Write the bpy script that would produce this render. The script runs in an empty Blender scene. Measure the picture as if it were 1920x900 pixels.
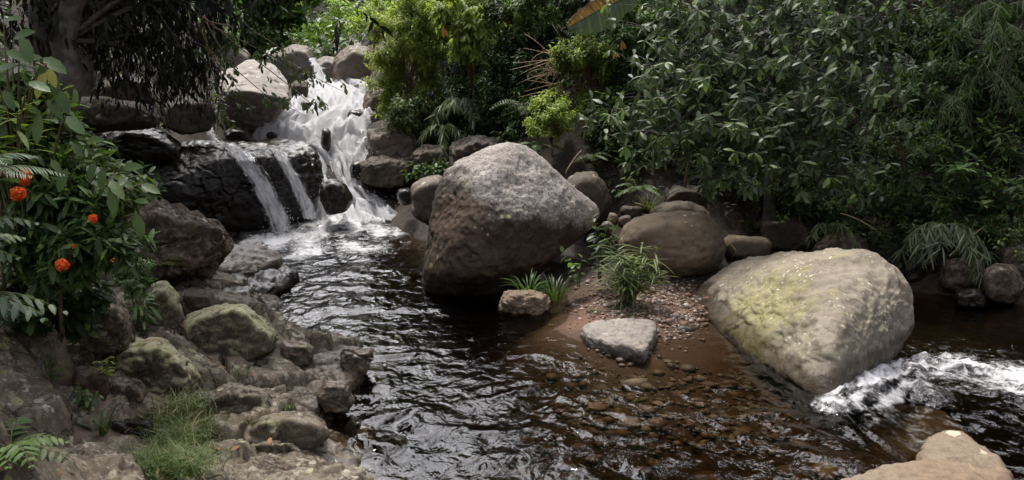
import bpy, bmesh, math, random
import numpy as np
from mathutils import Vector

# ------------------------------------------------------------------ camera, sky, sun, exposure
S = bpy.context.scene
COL = S.collection
R = math.radians
H, PITCH, F = 3.0, R(-12), 1663.0          # eye height, tilt, focal length in 1920-px units
cam_d = bpy.data.cameras.new('camera'); cam = bpy.data.objects.new('camera', cam_d); COL.objects.link(cam)
cam.location = (0, 0, H); cam.rotation_euler = (R(90) + PITCH, 0, 0)
cam_d.sensor_width = 36; cam_d.lens = 36 * F / 1920; cam_d.clip_end = 1000; cam_d.clip_start = .05
S.camera = cam
SUN_EL, SUN_AZ = R(68), R(-28)                # azimuth measured from +Y towards +X
w = bpy.data.worlds.new('World'); S.world = w; w.use_nodes = True
nt = w.node_tree; bg = nt.nodes['Background']
sky = nt.nodes.new('ShaderNodeTexSky'); sky.sky_type = 'NISHITA'; sky.sun_disc = False
sky.sun_elevation = SUN_EL; sky.sun_rotation = SUN_AZ; sky.dust_density = 9; sky.air_density = 1.0; sky.ozone_density = .6
tcw = nt.nodes.new('ShaderNodeTexCoord'); cn = nt.nodes.new('ShaderNodeTexNoise'); cn.inputs['Scale'].default_value = 2.2; cn.inputs['Detail'].default_value = 6
nt.links.new(tcw.outputs['Generated'], cn.inputs['Vector'])
cm = nt.nodes.new('ShaderNodeMapRange'); cm.inputs[1].default_value = .38; cm.inputs[2].default_value = .56; nt.links.new(cn.outputs[0], cm.inputs[0])
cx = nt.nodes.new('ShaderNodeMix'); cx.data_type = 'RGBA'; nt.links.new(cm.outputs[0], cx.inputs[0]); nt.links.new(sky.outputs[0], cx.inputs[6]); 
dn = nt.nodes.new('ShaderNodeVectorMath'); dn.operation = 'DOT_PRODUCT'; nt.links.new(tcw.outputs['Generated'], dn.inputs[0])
dn.inputs[1].default_value = (-.08, math.cos(R(43)), math.sin(R(43)))   # bright cloud bank added up the valley to strengthen the water's reflections
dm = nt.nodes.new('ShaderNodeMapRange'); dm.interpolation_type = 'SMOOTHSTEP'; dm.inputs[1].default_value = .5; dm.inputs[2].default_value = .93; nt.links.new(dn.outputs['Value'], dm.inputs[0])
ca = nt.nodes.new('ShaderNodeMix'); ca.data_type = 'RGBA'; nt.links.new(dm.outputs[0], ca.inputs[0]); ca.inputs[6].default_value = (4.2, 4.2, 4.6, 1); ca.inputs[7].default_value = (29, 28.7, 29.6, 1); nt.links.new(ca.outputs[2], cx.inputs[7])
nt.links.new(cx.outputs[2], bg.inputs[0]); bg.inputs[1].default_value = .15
sl = bpy.data.lights.new('sun', 'SUN'); sl.energy = 2.9; sl.angle = R(10); sl.color = (1, .94, .86)
so = bpy.data.objects.new('sun', sl); COL.objects.link(so)
sd = Vector((math.sin(SUN_AZ) * math.cos(SUN_EL), math.cos(SUN_AZ) * math.cos(SUN_EL), math.sin(SUN_EL)))
so.rotation_euler = sd.to_track_quat('Z', 'Y').to_euler(); so.location = (0, 0, 40)
S.view_settings.view_transform = 'Standard'; S.view_settings.look = 'None'
S.view_settings.exposure = 0.5; S.view_settings.gamma = 1
S.render.engine = 'CYCLES'
S.cycles.max_bounces = 6; S.cycles.diffuse_bounces = 3; S.cycles.glossy_bounces = 3
S.cycles.transmission_bounces = 3; S.cycles.transparent_max_bounces = 10; S.cycles.volume_bounces = 0
S.cycles.caustics_reflective = False; S.cycles.caustics_refractive = False
S.cycles.use_denoising = True

# ------------------------------------------------------------------ helpers: maths
cP, sP = math.cos(PITCH), math.sin(PITCH)
def ray(px, py):
    X = (px - 960) / F; U = (450 - py) / F
    return np.array([X, cP - U * sP, sP + U * cP])
def P(px, py, D):                            # the point seen at a pixel, D metres up the valley
    r = ray(px, py); return np.array([0, 0, H]) + r * (D / r[1])
def G(px, py, z=0.0):                        # the point seen at a pixel, on the level z
    r = ray(px, py); return np.array([0, 0, H]) + r * ((z - H) / r[2])
def nrm(a):
    a = np.asarray(a, float); return a / np.maximum(np.linalg.norm(a, axis=-1, keepdims=True), 1e-9)
def sstep(a, b, x):
    t = np.clip((x - a) / (b - a), 0, 1); return t * t * (3 - 2 * t)
_r = np.random.RandomState(7)
_perm = _r.permutation(256); _perm = np.concatenate([_perm, _perm, _perm])
_grad = nrm(_r.normal(size=(256, 3)))
def pn(p):                                   # 3-D gradient noise, vectorised
    p = np.asarray(p, float); i = np.floor(p).astype(int); f = p - i; i &= 255
    u = f * f * f * (f * (f * 6 - 15) + 10); out = 0
    for dx in (0, 1):
        for dy in (0, 1):
            for dz in (0, 1):
                h = _perm[_perm[_perm[i[:, 0] + dx & 255] + (i[:, 1] + dy & 255)] + (i[:, 2] + dz & 255)] & 255
                g = (_grad[h] * (f - [dx, dy, dz])).sum(1)
                wt = (u[:, 0] if dx else 1 - u[:, 0]) * (u[:, 1] if dy else 1 - u[:, 1]) * (u[:, 2] if dz else 1 - u[:, 2])
                out = out + g * wt
    return out * 1.6
def fbm(p, o=4, lac=2.03, gain=.5):
    p = np.asarray(p, float); s = 0; a = 1
    for k in range(o):
        s = s + a * pn(p + 17.3 * k); p = p * lac; a *= gain
    return s
def vor(p):                                  # distance to the border between 3-D cells
    i = np.floor(p).astype(int); f1 = np.full(len(p), 9.); f2 = f1.copy()
    for dx in (-1, 0, 1):
        for dy in (-1, 0, 1):
            for dz in (-1, 0, 1):
                c = i + [dx, dy, dz]; h = _perm[_perm[_perm[c[:, 0] & 255] + (c[:, 1] & 255)] + (c[:, 2] & 255)] & 255
                d = np.linalg.norm(c + .5 + .45 * _grad[h] - p, axis=1)
                f2 = np.where(d < f1, f1, np.minimum(f2, d)); f1 = np.minimum(f1, d)
    return f2 - f1

# ------------------------------------------------------------------ helpers: meshes and objects
class MB:
    def __init__(self): self.v = []; self.f = []; self.t = []; self.n = 0
    def add(self, v, faces, mat=0, tint=.5):
        v = np.asarray(v, float).reshape(-1, 3)
        t = np.full(len(v), tint) if np.isscalar(tint) else np.asarray(tint, float)
        self.v.append(v); self.t.append(t)
        for f in faces: self.f.append((np.asarray(f, int) + self.n, mat))
        self.n += len(v)
    def mesh(self, name, mats, smooth=True, attr='tint'):
        V = np.concatenate(self.v); T = np.concatenate(self.t)
        tot = np.concatenate([np.full(len(f), f.shape[1]) for f, _ in self.f])
        mi = np.concatenate([np.full(len(f), m) for f, m in self.f])
        lp = np.concatenate([f.ravel() for f, _ in self.f])
        me = bpy.data.meshes.new(name)
        me.vertices.add(len(V)); me.vertices.foreach_set('co', V.ravel())
        me.loops.add(len(lp)); me.loops.foreach_set('vertex_index', lp.astype(np.int32))
        me.polygons.add(len(tot)); st = np.concatenate([[0], np.cumsum(tot)[:-1]])
        me.polygons.foreach_set('loop_start', st.astype(np.int32)); me.polygons.foreach_set('loop_total', tot.astype(np.int32))
        me.polygons.foreach_set('material_index', mi.astype(np.int32))
        me.polygons.foreach_set('use_smooth', np.full(len(tot), smooth))
        a = me.attributes.new(attr, 'FLOAT', 'POINT'); a.data.foreach_set('value', T.astype(np.float32))
        for m in (mats if isinstance(mats, (list, tuple)) else [mats]): me.materials.append(m)
        me.update(calc_edges=True); me.validate(); return me
    def build(self, name, mats, parent=None, loc=None, smooth=True, attr='tint'):
        if loc is not None: self.v = [v - np.asarray(loc) for v in self.v]
        o = bpy.data.objects.new(name, self.mesh(name, mats, smooth, attr)); COL.objects.link(o)
        if parent is not None: o.parent = parent
        if loc is not None and parent is None: o.location = loc
        return o
    # a bent tube with k sides
    def tube(self, pts, rad, k=6, mat=0, tint=.5):
        pts = np.asarray(pts, float); n = len(pts); rad = np.broadcast_to(rad, (n,)) if np.ndim(rad) else np.full(n, rad)
        t = nrm(np.gradient(pts, axis=0)); ref = np.array([.31, .22, .93]) if abs(t[0, 2]) < .9 else np.array([.9, .3, .1])
        a = nrm(np.cross(t, ref)); b = np.cross(t, a); th = np.arange(k) * 2 * math.pi / k
        ring = pts[:, None] + rad[:, None, None] * (np.cos(th)[None, :, None] * a[:, None] + np.sin(th)[None, :, None] * b[:, None])
        i = np.arange(n - 1)[:, None] * k + np.arange(k)[None]; j = np.arange(n - 1)[:, None] * k + (np.arange(k)[None] + 1) % k
        q = np.stack([i, j, j + k, i + k], -1).reshape(-1, 4)
        v = np.concatenate([ring.reshape(-1, 3), pts[-1:], pts[:1]])
        e = (n - 1) * k + np.arange(k); cap = np.stack([e, np.roll(e, -1), np.full(k, n * k)], -1)
        cap0 = np.stack([np.roll(np.arange(k), -1), np.arange(k), np.full(k, n * k + 1)], -1)
        self.add(v, [q, cap, cap0], mat, tint)
    # N folded, drooping leaves
    def leaves(self, pos, axis, up, L, W, prof=(.75, 1.0), fold=.18, droop=.25, tint=.5, mat=0, lod=1):
        pos = np.asarray(pos, float); N = len(pos); L = np.broadcast_to(L, (N,)); W = np.broadcast_to(W, (N,))
        a = nrm(axis); up = np.broadcast_to(up, (N, 3)); n = nrm(up - (up * a).sum(1, keepdims=True) * a); b = np.cross(n, a)
        if lod:
            w3 = (prof[0] * .72, (prof[0] + prof[1]) * .52, prof[1] * .72); T = [(0, 0)]
            for uu, ww in zip((.18, .5, .82), w3): T += [(uu, -ww), (uu, 0), (uu, ww)]
            T += [(1, 0)]
        else: T = [(0, 0), (.5, -1), (.5, 1), (1, 0)]
        T = np.array(T); u = T[:, 0]; s = T[:, 1]
        h = fold * np.abs(s) * .5
        V = (pos[:, None] + a[:, None] * (u[None] * L[:, None])[..., None] + b[:, None] * (s[None] * .5 * W[:, None])[..., None]
             + n[:, None] * (h[None] * W[:, None] - droop * (u ** 2)[None] * L[:, None])[..., None])
        k = len(T); o = np.arange(N)[:, None] * k
        if lod: tri = [[0, 2, 1], [0, 3, 2], [7, 8, 10], [8, 9, 10]]; quad = [[1, 2, 5, 4], [2, 3, 6, 5], [4, 5, 8, 7], [5, 6, 9, 8]]
        else: tri = [[0, 2, 3], [0, 3, 1]]; quad = []
        fs = [np.concatenate([o + np.array(t)[None] for t in tri])]
        if quad: fs.append(np.concatenate([o + np.array(t)[None] for t in quad]))
        t = np.broadcast_to(tint, (N,)); self.add(V.reshape(-1, 3), fs, mat, np.repeat(t, k))

def tag(o, label=None, cat=None, group=None, kind=None):
    if label: o['label'] = label
    if cat: o['category'] = cat
    if group: o['group'] = group
    if kind: o['kind'] = kind
    return o
def empty(name, loc, label, cat, group=None):
    o = bpy.data.objects.new(name, None); COL.objects.link(o); o.location = loc; o.empty_display_size = .1
    return tag(o, label, cat, group)
def copy_tree(o, parent=None):
    c = o.copy(); COL.objects.link(c)
    if parent is not None: c.parent = parent
    for ch in list(o.children): copy_tree(ch, c)
    return c

# ------------------------------------------------------------------ helpers: node materials
class NM:
    def __init__(self, name):
        self.m = bpy.data.materials.new(name); self.m.use_nodes = True; self.t = self.m.node_tree; self.t.nodes.clear()
        self.out = self.n('OutputMaterial')
    def n(self, typ, **kw):
        x = self.t.nodes.new('ShaderNode' + typ)
        for k, v in kw.items():
            if k in x.inputs.keys(): self.put(x.inputs[k], v)
            else: setattr(x, k, v)
        return x
    def put(self, sock, v):
        if hasattr(v, 'is_output'): self.t.links.new(v, sock)
        elif hasattr(v, 'outputs'): self.t.links.new(v.outputs[0], sock)
        else:
            if isinstance(v, (tuple, list)) and len(v) == 3 and sock.type == 'RGBA': v = (*v, 1)
            sock.default_value = v
    def math(self, op, a, b=0.0, c=None, clamp=False):
        x = self.n('Math', operation=op, use_clamp=clamp); self.put(x.inputs[0], a); self.put(x.inputs[1], b)
        if c is not None: self.put(x.inputs[2], c)
        return x.outputs[0]
    def noise(self, vec, scale, detail=4, rough=.55, dist=0):
        x = self.n('TexNoise', Scale=scale, Detail=detail, Roughness=rough, Distortion=dist); self.put(x.inputs['Vector'], vec); return x.outputs[0]
    def ramp(self, fac, lo, hi):              # smooth 0..1 step
        x = self.n('MapRange', interpolation_type='SMOOTHSTEP'); self.put(x.inputs[0], fac); x.inputs[1].default_value = lo; x.inputs[2].default_value = hi
        return x.outputs[0]
    def mix(self, fac, a, b, blend='MIX'):
        x = self.n('Mix', data_type='RGBA', blend_type=blend); self.put(x.inputs[0], fac); self.put(x.inputs[6], a); self.put(x.inputs[7], b); return x.outputs[2]
    def vmath(self, op, a, b):
        x = self.n('VectorMath', operation=op); self.put(x.inputs[0], a); self.put(x.inputs[1], b); return x
    def bump(self, h, strength, dist, prev=None):
        x = self.n('Bump', Strength=strength, Distance=dist); self.put(x.inputs['Height'], h)
        if prev is not None: self.put(x.inputs['Normal'], prev)
        return x.outputs[0]
    def done(self, shader, vol=None):
        self.t.links.new(shader.outputs[0] if hasattr(shader, 'outputs') else shader, self.out.inputs[0])
        if vol is not None: self.t.links.new(vol.outputs[0], self.out.inputs[1])
        return self.m

def rock_mat(name, c1, c2, lichen=(.42, .40, .34), lamt=.3, lscale=7, moss=None, mamt=0., wet=.12, rough=.75, crack=.5, spots=True, pale=None, patch=None, speck=.35, mott=0.):
    """stone: two tones, speckle, lichen on faces that look up, moss, a wet band at the waterline"""
    wm_ = lambda c: tuple(x * f for x, f in zip(c, (1.02, 1.0, .92))); c1, c2 = wm_(c1), wm_(c2)
    q = NM(name); tc = q.n('TexCoord'); oi = q.n('ObjectInfo'); geo = q.n('NewGeometry')
    obj = tc.outputs['Object']
    off = q.vmath('SCALE', (1, 1, 1), (0, 0, 0)); q.put(off.inputs['Scale'], q.math('MULTIPLY', oi.outputs['Random'], 37.))
    v = q.vmath('ADD', obj, off.outputs[0]).outputs[0]
    sep = q.n('SeparateXYZ'); q.put(sep.inputs[0], geo.outputs['Normal']); nz = sep.outputs[2]
    sp = q.n('SeparateXYZ'); q.put(sp.inputs[0], geo.outputs['Position'])
    big = q.noise(v, 1.6, 5, .6, .6); mid = q.noise(v, 9, 5, .65); fine = q.noise(v, 70, 3, .7)
    col = q.mix(q.ramp(big, .32, .68), c1, c2)
    col = q.mix(q.math('MULTIPLY', q.ramp(mid, .5, .68), .55), col, tuple(x * .45 for x in c1))
    col = q.mix(speck, col, q.mix(q.ramp(fine, .35, .65), (.25, .25, .25), (1, 1, 1)), 'MULTIPLY')
    upn = q.ramp(q.math('ADD', nz, q.math('MULTIPLY', mid, .6)), .25, .85)
    if pale:                                  # a sheet of pale lichen above a ragged line: colour, direction, threshold, ragged, strength
        pc, d, thr, rag, st = pale
        h = q.n('VectorMath', operation='DOT_PRODUCT'); q.put(h.inputs[0], obj); h.inputs[1].default_value = d
        hh = q.math('ADD', h.outputs['Value'], q.math('MULTIPLY', q.math('SUBTRACT', q.noise(v, 5, 8, .72), .5), rag))
        m = q.ramp(hh, thr - .05, thr + .16)
        m = q.math('MULTIPLY', m, q.math('MULTIPLY_ADD', q.ramp(q.noise(v, 34, 4, .75), .36, .58), .75, .25))
        col = q.mix(q.math('MULTIPLY', m, st), col, q.mix(q.ramp(big, .35, .7), pc, tuple(x * .62 for x in pc)))
    if patch:                                 # a soft patch of moss: colour, centre, radius
        pc, ce, ra = patch
        d = q.n('VectorMath', operation='DISTANCE'); q.put(d.inputs[0], obj); d.inputs[1].default_value = ce
        m = q.math('ADD', q.math('DIVIDE', d.outputs['Value'], ra), q.math('MULTIPLY', q.math('SUBTRACT', q.noise(v, 4, 6, .7), .5), 1.7))
        m = q.math('MULTIPLY', q.ramp(m, 1.1, .35), q.math('MULTIPLY_ADD', q.ramp(q.noise(v, 28, 4, .7), .38, .6), .6, .35))
        col = q.mix(m, col, pc)
    if moss and mamt > 0:
        m = q.math('MULTIPLY', q.ramp(q.noise(v, 3.1, 6, .7, .4), .66 - mamt * .3, .80 - mamt * .3), q.math('MULTIPLY', upn, q.ramp(fine, .3, .55)))
        col = q.mix(m, col, moss)
    if lamt > 0:
        dv = q.vmath('ADD', v, q.n('TexNoise', Scale=6., Detail=4.).outputs['Color'])
        if spots:
            vo = q.n('TexVoronoi', Scale=float(lscale)); q.put(vo.inputs['Vector'], q.vmath('MULTIPLY', q.vmath('ADD', v, q.vmath('MULTIPLY', q.n('TexNoise', Scale=14., Detail=3.).outputs['Color'], (.07, .07, .07)).outputs[0]).outputs[0], (1, 1, 1)).outputs[0])
            rs = q.n('SeparateColor'); q.put(rs.inputs[0], vo.outputs['Color'])
            rad = q.math('MULTIPLY', q.ramp(rs.outputs[0], 1 - lamt * 1.3, 1.02), .55)
            sm = q.ramp(q.math('SUBTRACT', rad, vo.outputs['Distance']), 0., .06)
            sm = q.math('MULTIPLY', sm, q.ramp(q.noise(v, 2.2, 3, .5), .36, .55))
            col = q.mix(q.math('MULTIPLY', sm, q.math('MULTIPLY', upn, .85)), col, q.mix(q.ramp(rs.outputs[1], .55, .75), lichen, tuple(x * f for x, f in zip(lichen, (.8, .86, .5)))))
        lm = q.ramp(q.noise(v, lscale * .8, 8, .75), .72 - lamt * .35, .78 - lamt * .35)
        col = q.mix(q.math('MULTIPLY', lm, q.math('MULTIPLY', upn, .6)), col, lichen)
    if mott > 0:                              # crusts of grey lichen and dark stain, finely broken
        k1 = q.ramp(q.noise(v, 13, 9, .78, .3), .50, .60); k2 = q.ramp(q.noise(q.vmath('ADD', v, (7., 3., 5.)).outputs[0], 9, 9, .78, .3), .52, .62)
        col = q.mix(q.math('MULTIPLY', k1, mott), col, tuple(.5 * a + .5 * c for a, c in zip(lichen, c2))); col = q.mix(q.math('MULTIPLY', k2, mott * 1.1), col, tuple(x * .38 for x in c1))
    # joints in the stone
    cv = q.vmath('ADD', v, q.vmath('MULTIPLY', q.n('TexNoise', Scale=3.5, Detail=9., Roughness=.68).outputs['Color'], (.8, .8, .8)).outputs[0]).outputs[0]
    vc = q.n('TexVoronoi', feature='DISTANCE_TO_EDGE', Scale=1.7); q.put(vc.inputs['Vector'], cv)
    ck = q.ramp(vc.outputs['Distance'], 0., .02)
    if crack > .45: col = q.mix(q.math('MULTIPLY', q.math('SUBTRACT', 1., ck), .35), col, (.03, .025, .02))
    # wet band
    wz = q.math('ADD', sp.outputs[2], q.math('MULTIPLY', q.math('SUBTRACT', q.noise(geo.outputs['Position'], 5, 4), .5), .28))
    wm = q.ramp(wz, wet + .06, wet - .03)
    col = q.mix(wm, col, q.mix(1., col, (.36, .33, .30), 'MULTIPLY'))
    hgt = q.math('ADD', q.math('MULTIPLY', mid, .5), q.math('MULTIPLY', fine, .22))
    b = q.bump(hgt, .6, .035); b = q.bump(ck, crack, .03, b)
    b = q.bump(q.noise(v, 190, 2, .6), .25, .006, b)
    pb = q.n('BsdfPrincipled'); q.put(pb.inputs['Base Color'], col); q.put(pb.inputs['Normal'], b)
    q.put(pb.inputs['Roughness'], q.math('SUBTRACT', rough, q.math('MULTIPLY', wm, rough * .6)))
    pb.inputs['Specular IOR Level'].default_value = .4
    return q.done(pb)

def leaf_mat(name, dark, mid, light, gloss=.45, trans=.28, spec=.4):
    q = NM(name); at = q.n('Attribute', attribute_name='tint'); oi = q.n('ObjectInfo')
    cr = q.n('ValToRGB'); q.put(cr.inputs[0], at.outputs['Fac'])
    e = cr.color_ramp.elements; e[0].color = (*dark, 1); e[1].color = (*light, 1); x = e.new(.55); x.color = (*mid, 1)
    hs = q.n('HueSaturation'); q.put(hs.inputs['Color'], cr.outputs[0])
    q.put(hs.inputs['Value'], q.math('MULTIPLY_ADD', oi.outputs['Random'], .35, .85)); q.put(hs.inputs['Hue'], q.math('MULTIPLY_ADD', oi.outputs['Random'], .03, .485))
    vein = q.noise(q.n('TexCoord').outputs['Object'], 40, 2); c = q.mix(.35, hs.outputs[0], q.mix(vein, (.5, .5, .5), (1.3, 1.3, 1.2)), 'MULTIPLY')
    pb = q.n('BsdfPrincipled', Roughness=gloss); q.put(pb.inputs['Base Color'], c); pb.inputs['Specular IOR Level'].default_value = spec
    q.put(pb.inputs['Normal'], q.bump(vein, .25, .01))
    tr = q.n('BsdfTranslucent'); q.put(tr.inputs[0], q.mix(1., c, (1.5, 1.7, .7), 'MULTIPLY'))
    ms = q.n('MixShader'); ms.inputs[0].default_value = trans; q.t.links.new(pb.outputs[0], ms.inputs[1]); q.t.links.new(tr.outputs[0], ms.inputs[2])
    return q.done(ms)

def plain_mat(name, c1, c2, scale=12, rough=.8, bump=.3):
    q = NM(name); v = q.n('TexCoord').outputs['Object']; a = q.noise(v, scale, 5, .6)
    pb = q.n('BsdfPrincipled', Roughness=rough); q.put(pb.inputs['Base Color'], q.mix(q.ramp(a, .35, .65), c1, c2)); q.put(pb.inputs['Normal'], q.bump(a, bump, .02)); return q.done(pb)

def ground_mat():
    q = NM('ground'); geo = q.n('NewGeometry'); v = geo.outputs['Position']; at = q.n('Attribute', attribute_name='sand')
    n1 = q.noise(v, 1.3, 6, .65); n2 = q.noise(v, 14, 5, .7); n3 = q.noise(v, 60, 3, .7)
    soil = q.mix(q.ramp(n2, .4, .62), (.012, .009, .006), (.042, .030, .020)); soil = q.mix(q.ramp(n3, .64, .72), soil, (.075, .045, .025))
    sand = q.mix(q.ramp(n1, .35, .65), (.125, .062, .034), (.075, .042, .026)); sand = q.mix(q.math('MULTIPLY', q.ramp(n3, .5, .7), .4), sand, (.16, .105, .07))
    pb = q.n('BsdfPrincipled', Roughness=.85)
    vo = q.n('TexVoronoi', Scale=16.); q.put(vo.inputs['Vector'], v)
    stone = q.mix(1., q.mix(q.ramp(n2, .3, .7), (.115, .075, .044), (.05, .036, .024)), q.mix(q.n('RGBToBW', Color=vo.outputs['Color']), (.35, .32, .3), (1.1, 1., .9)), 'MULTIPLY')
    f = at.outputs['Fac']
    col = q.mix(q.ramp(f, .15, .45), soil, stone); col = q.mix(q.ramp(f, .55, .95), col, sand)
    rk = q.n('Attribute', attribute_name='stone').outputs['Fac']; col = q.mix(rk, col, q.mix(q.ramp(n1, .35, .65), q.mix(q.ramp(n2, .4, .6), (.05, .035, .024), (.13, .095, .065)), (.17, .125, .085)))
    sp = q.n('SeparateXYZ'); q.put(sp.inputs[0], v)
    col = q.mix(q.ramp(sp.outputs[2], .06, .0), col, q.mix(1., col, (.55, .5, .45), 'MULTIPLY'))
    q.put(pb.inputs['Base Color'], col)
    b = q.bump(q.math('ADD', n2, q.math('MULTIPLY', n3, .3)), .6, .05); q.put(pb.inputs['Normal'], b); return q.done(pb)

def water_mat():
    q = NM('river_water'); geo = q.n('NewGeometry'); v = geo.outputs['Position']; at = q.n('Attribute', attribute_name='foam')
    b = q.bump(q.noise(q.vmath('MULTIPLY', v, (1, .8, 1)).outputs[0], 6.5, 3, .5, .6), .5, .05)
    b = q.bump(q.noise(v, 40, 2, .5), .06, .012, b)
    fr = q.n('Fresnel', IOR=1.33); q.put(fr.inputs['Normal'], b)
    gl = q.n('BsdfGlossy', Roughness=.04); q.put(gl.inputs['Normal'], b)
    tr = q.n('BsdfTransparent'); tr.inputs[0].default_value = (.88, .84, .76, 1)
    m1 = q.n('MixShader'); q.put(m1.inputs[0], fr); q.t.links.new(tr.outputs[0], m1.inputs[1]); q.t.links.new(gl.outputs[0], m1.inputs[2])
    fn = q.noise(v, 7, 8, .75, 1.2); f2 = q.noise(v, 30, 4, .7, .6)
    fm = q.math('ADD', at.outputs['Fac'], q.math('MULTIPLY', q.math('SUBTRACT', q.math('MULTIPLY_ADD', f2, .22, q.math('MULTIPLY', fn, .78)), .5), 2.0))
    fm = q.math('MULTIPLY', q.ramp(fm, .26, 1.02), q.ramp(at.outputs['Fac'], .02, .25))
    fo = q.n('BsdfPrincipled', Roughness=.5); fo.inputs['Base Color'].default_value = (.80, .81, .83, 1)
    q.put(fo.inputs['Normal'], q.bump(q.math('ADD', fn, f2), .8, .05))
    m2 = q.n('MixShader'); q.put(m2.inputs[0], fm); q.t.links.new(m1.outputs[0], m2.inputs[1]); q.t.links.new(fo.outputs[0], m2.inputs[2])
    va = q.n('VolumeAbsorption', Density=4.6); va.inputs[0].default_value = (.63, .54, .37, 1)
    return q.done(m2, va)

def fall_mat(name, solid=.55, su=26., sv=2.2):
    """falling water: white streaks along the flow with gaps that show the rock"""
    q = NM(name); uv = q.n('UVMap'); v = q.vmath('MULTIPLY', uv.outputs[0], (su, sv, 1)).outputs[0]
    n1 = q.noise(v, 1., 7, .68, .9); n2 = q.noise(q.n('TexCoord').outputs['Object'], 22, 4, .7, .5); n3 = q.noise(q.n('TexCoord').outputs['Object'], 2.4, 3, .6)
    at = q.n('Attribute', attribute_name='tint')
    s = q.math('ADD', q.math('MULTIPLY_ADD', n2, .3, q.math('MULTIPLY', n1, .7)), q.math('MULTIPLY', q.math('SUBTRACT', n3, .5), .5))
    s = q.math('ADD', s, q.math('MULTIPLY', q.math('SUBTRACT', at.outputs['Fac'], .5), .6))
    m = q.ramp(s, .56 - solid * .4, .92 - solid * .4)
    fo = q.n('BsdfPrincipled', Roughness=.35); q.put(fo.inputs['Base Color'], q.mix(q.ramp(n1, .3, .6), (.68, .69, .71), (.92, .93, .95)))
    q.put(fo.inputs['Normal'], q.bump(q.math('ADD', n1, n2), .9, .06))
    tl = q.n('BsdfTranslucent'); tl.inputs[0].default_value = (.93, .94, .96, 1)
    m0 = q.n('MixShader'); m0.inputs[0].default_value = .45; q.t.links.new(fo.outputs[0], m0.inputs[1]); q.t.links.new(tl.outputs[0], m0.inputs[2])
    fr = q.n('Fresnel', IOR=1.33); gl = q.n('BsdfGlossy', Roughness=.08); tr = q.n('BsdfTransparent')
    nb = q.bump(n1, .6, .05); q.put(fr.inputs['Normal'], nb); q.put(gl.inputs['Normal'], nb)
    m1 = q.n('MixShader'); q.put(m1.inputs[0], fr); q.t.links.new(tr.outputs[0], m1.inputs[1]); q.t.links.new(gl.outputs[0], m1.inputs[2])
    m2 = q.n('MixShader'); q.put(m2.inputs[0], m); q.t.links.new(m1.outputs[0], m2.inputs[1]); q.t.links.new(m0.outputs[0], m2.inputs[2])
    return q.done(m2)

M = {}
M['main'] = rock_mat('boulder_stone', (.042, .029, .021), (.095, .064, .046), lamt=.12, lscale=12, moss=(.13, .125, .045), mamt=.25, crack=.15,
                     pale=((.40, .365, .335), (.40, -.10, 1.0), 1.10, .75, .92), wet=.30)
M['yellow'] = rock_mat('mossy_boulder_stone', (.19, .166, .134), (.28, .25, .205), lichen=(.50, .47, .41), lamt=.22, lscale=30, moss=(.27, .245, .11), mamt=.35, crack=.12,
                       patch=((.26, .245, .095), (-1.05, -.35, .42), .95), wet=.2)
M['grey'] = rock_mat('river_stone', (.115, .09, .075), (.19, .155, .13), lamt=.15, lscale=14, moss=(.13, .13, .05), mamt=.15, crack=.15)
M['olive'] = rock_mat('olive_stone', (.13, .10, .07), (.20, .155, .105), lamt=.12, lscale=14, moss=(.14, .14, .05), mamt=.3, crack=.12)
M['tan'] = rock_mat('tan_stone', (.20, .142, .10), (.20, .162, .125), lichen=(.48, .40, .32), lamt=.1, crack=.3, wet=-.05)
M['pale'] = rock_mat('pale_stone', (.195, .175, .165), (.285, .262, .25), lamt=.12, crack=.2, wet=.05)
M['far'] = rock_mat('far_stone', (.155, .138, .13), (.25, .228, .215), lamt=.1, crack=.25, wet=-9)
M['bank'] = rock_mat('bank_stone', mott=.62, c1=(.085, .066, .050), c2=(.155, .127, .096), lichen=(.34, .325, .25), lamt=.44, lscale=13, moss=(.13, .125, .05), mamt=.3, crack=.8, wet=.03)
M['lichen'] = rock_mat('lichen_stone', mott=.62, c1=(.085, .070, .054), c2=(.155, .128, .10), lichen=(.42, .41, .25), lamt=.85, lscale=8, moss=(.26, .25, .09), mamt=.55, crack=.7, wet=.06)
M['dirtrock'] = rock_mat('brown_stone', mott=.62, c1=(.065, .044, .031), c2=(.125, .09, .064), lichen=(.34, .32, .26), lamt=.3, lscale=14, crack=.8, wet=.0)
M['wet'] = rock_mat('wet_stone', (.035, .028, .022), (.075, .06, .05), lamt=.06, moss=(.06, .075, .02), mamt=.3, crack=.7, wet=9, rough=.5)
M['ledge'] = rock_mat('ledge_stone', (.020, .016, .013), (.052, .042, .035), lamt=.0, moss=(.06, .075, .02), mamt=.35, crack=.2, wet=9, rough=.32)
M['shelf'] = rock_mat('shelf_stone', (.075, .058, .044), (.15, .118, .09), mott=.4, lamt=.1, crack=.8, wet=.07, rough=.5)
M['dark'] = rock_mat('dark_stone', (.05, .04, .03), (.10, .08, .06), lamt=.1, moss=(.08, .09, .03), mamt=.35, crack=.5, wet=.15)  # dark brown stone with patches of green moss
M['ground'] = ground_mat(); M['water'] = water_mat()
M['fall'] = fall_mat('white_water', .95, 9, 5.0); M['thin'] = fall_mat('thin_white_water', .52, 6, 4.5)
M['foam'] = plain_mat('water_drops', (.8, .81, .83), (.88, .89, .9), 9, .3, 0)
M['bark'] = plain_mat('bark', (.05, .042, .034), (.13, .115, .10), 9, .85, .6)
M['bark_dark'] = plain_mat('dark_bark', (.022, .017, .013), (.05, .04, .03), 14, .9, .5)
M['twig'] = plain_mat('twig', (.12, .075, .045), (.2, .14, .09), 20, .8, .2)
M['dry'] = plain_mat('dry_stick', (.30, .20, .11), (.42, .32, .19), 25, .7, .3)
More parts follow.
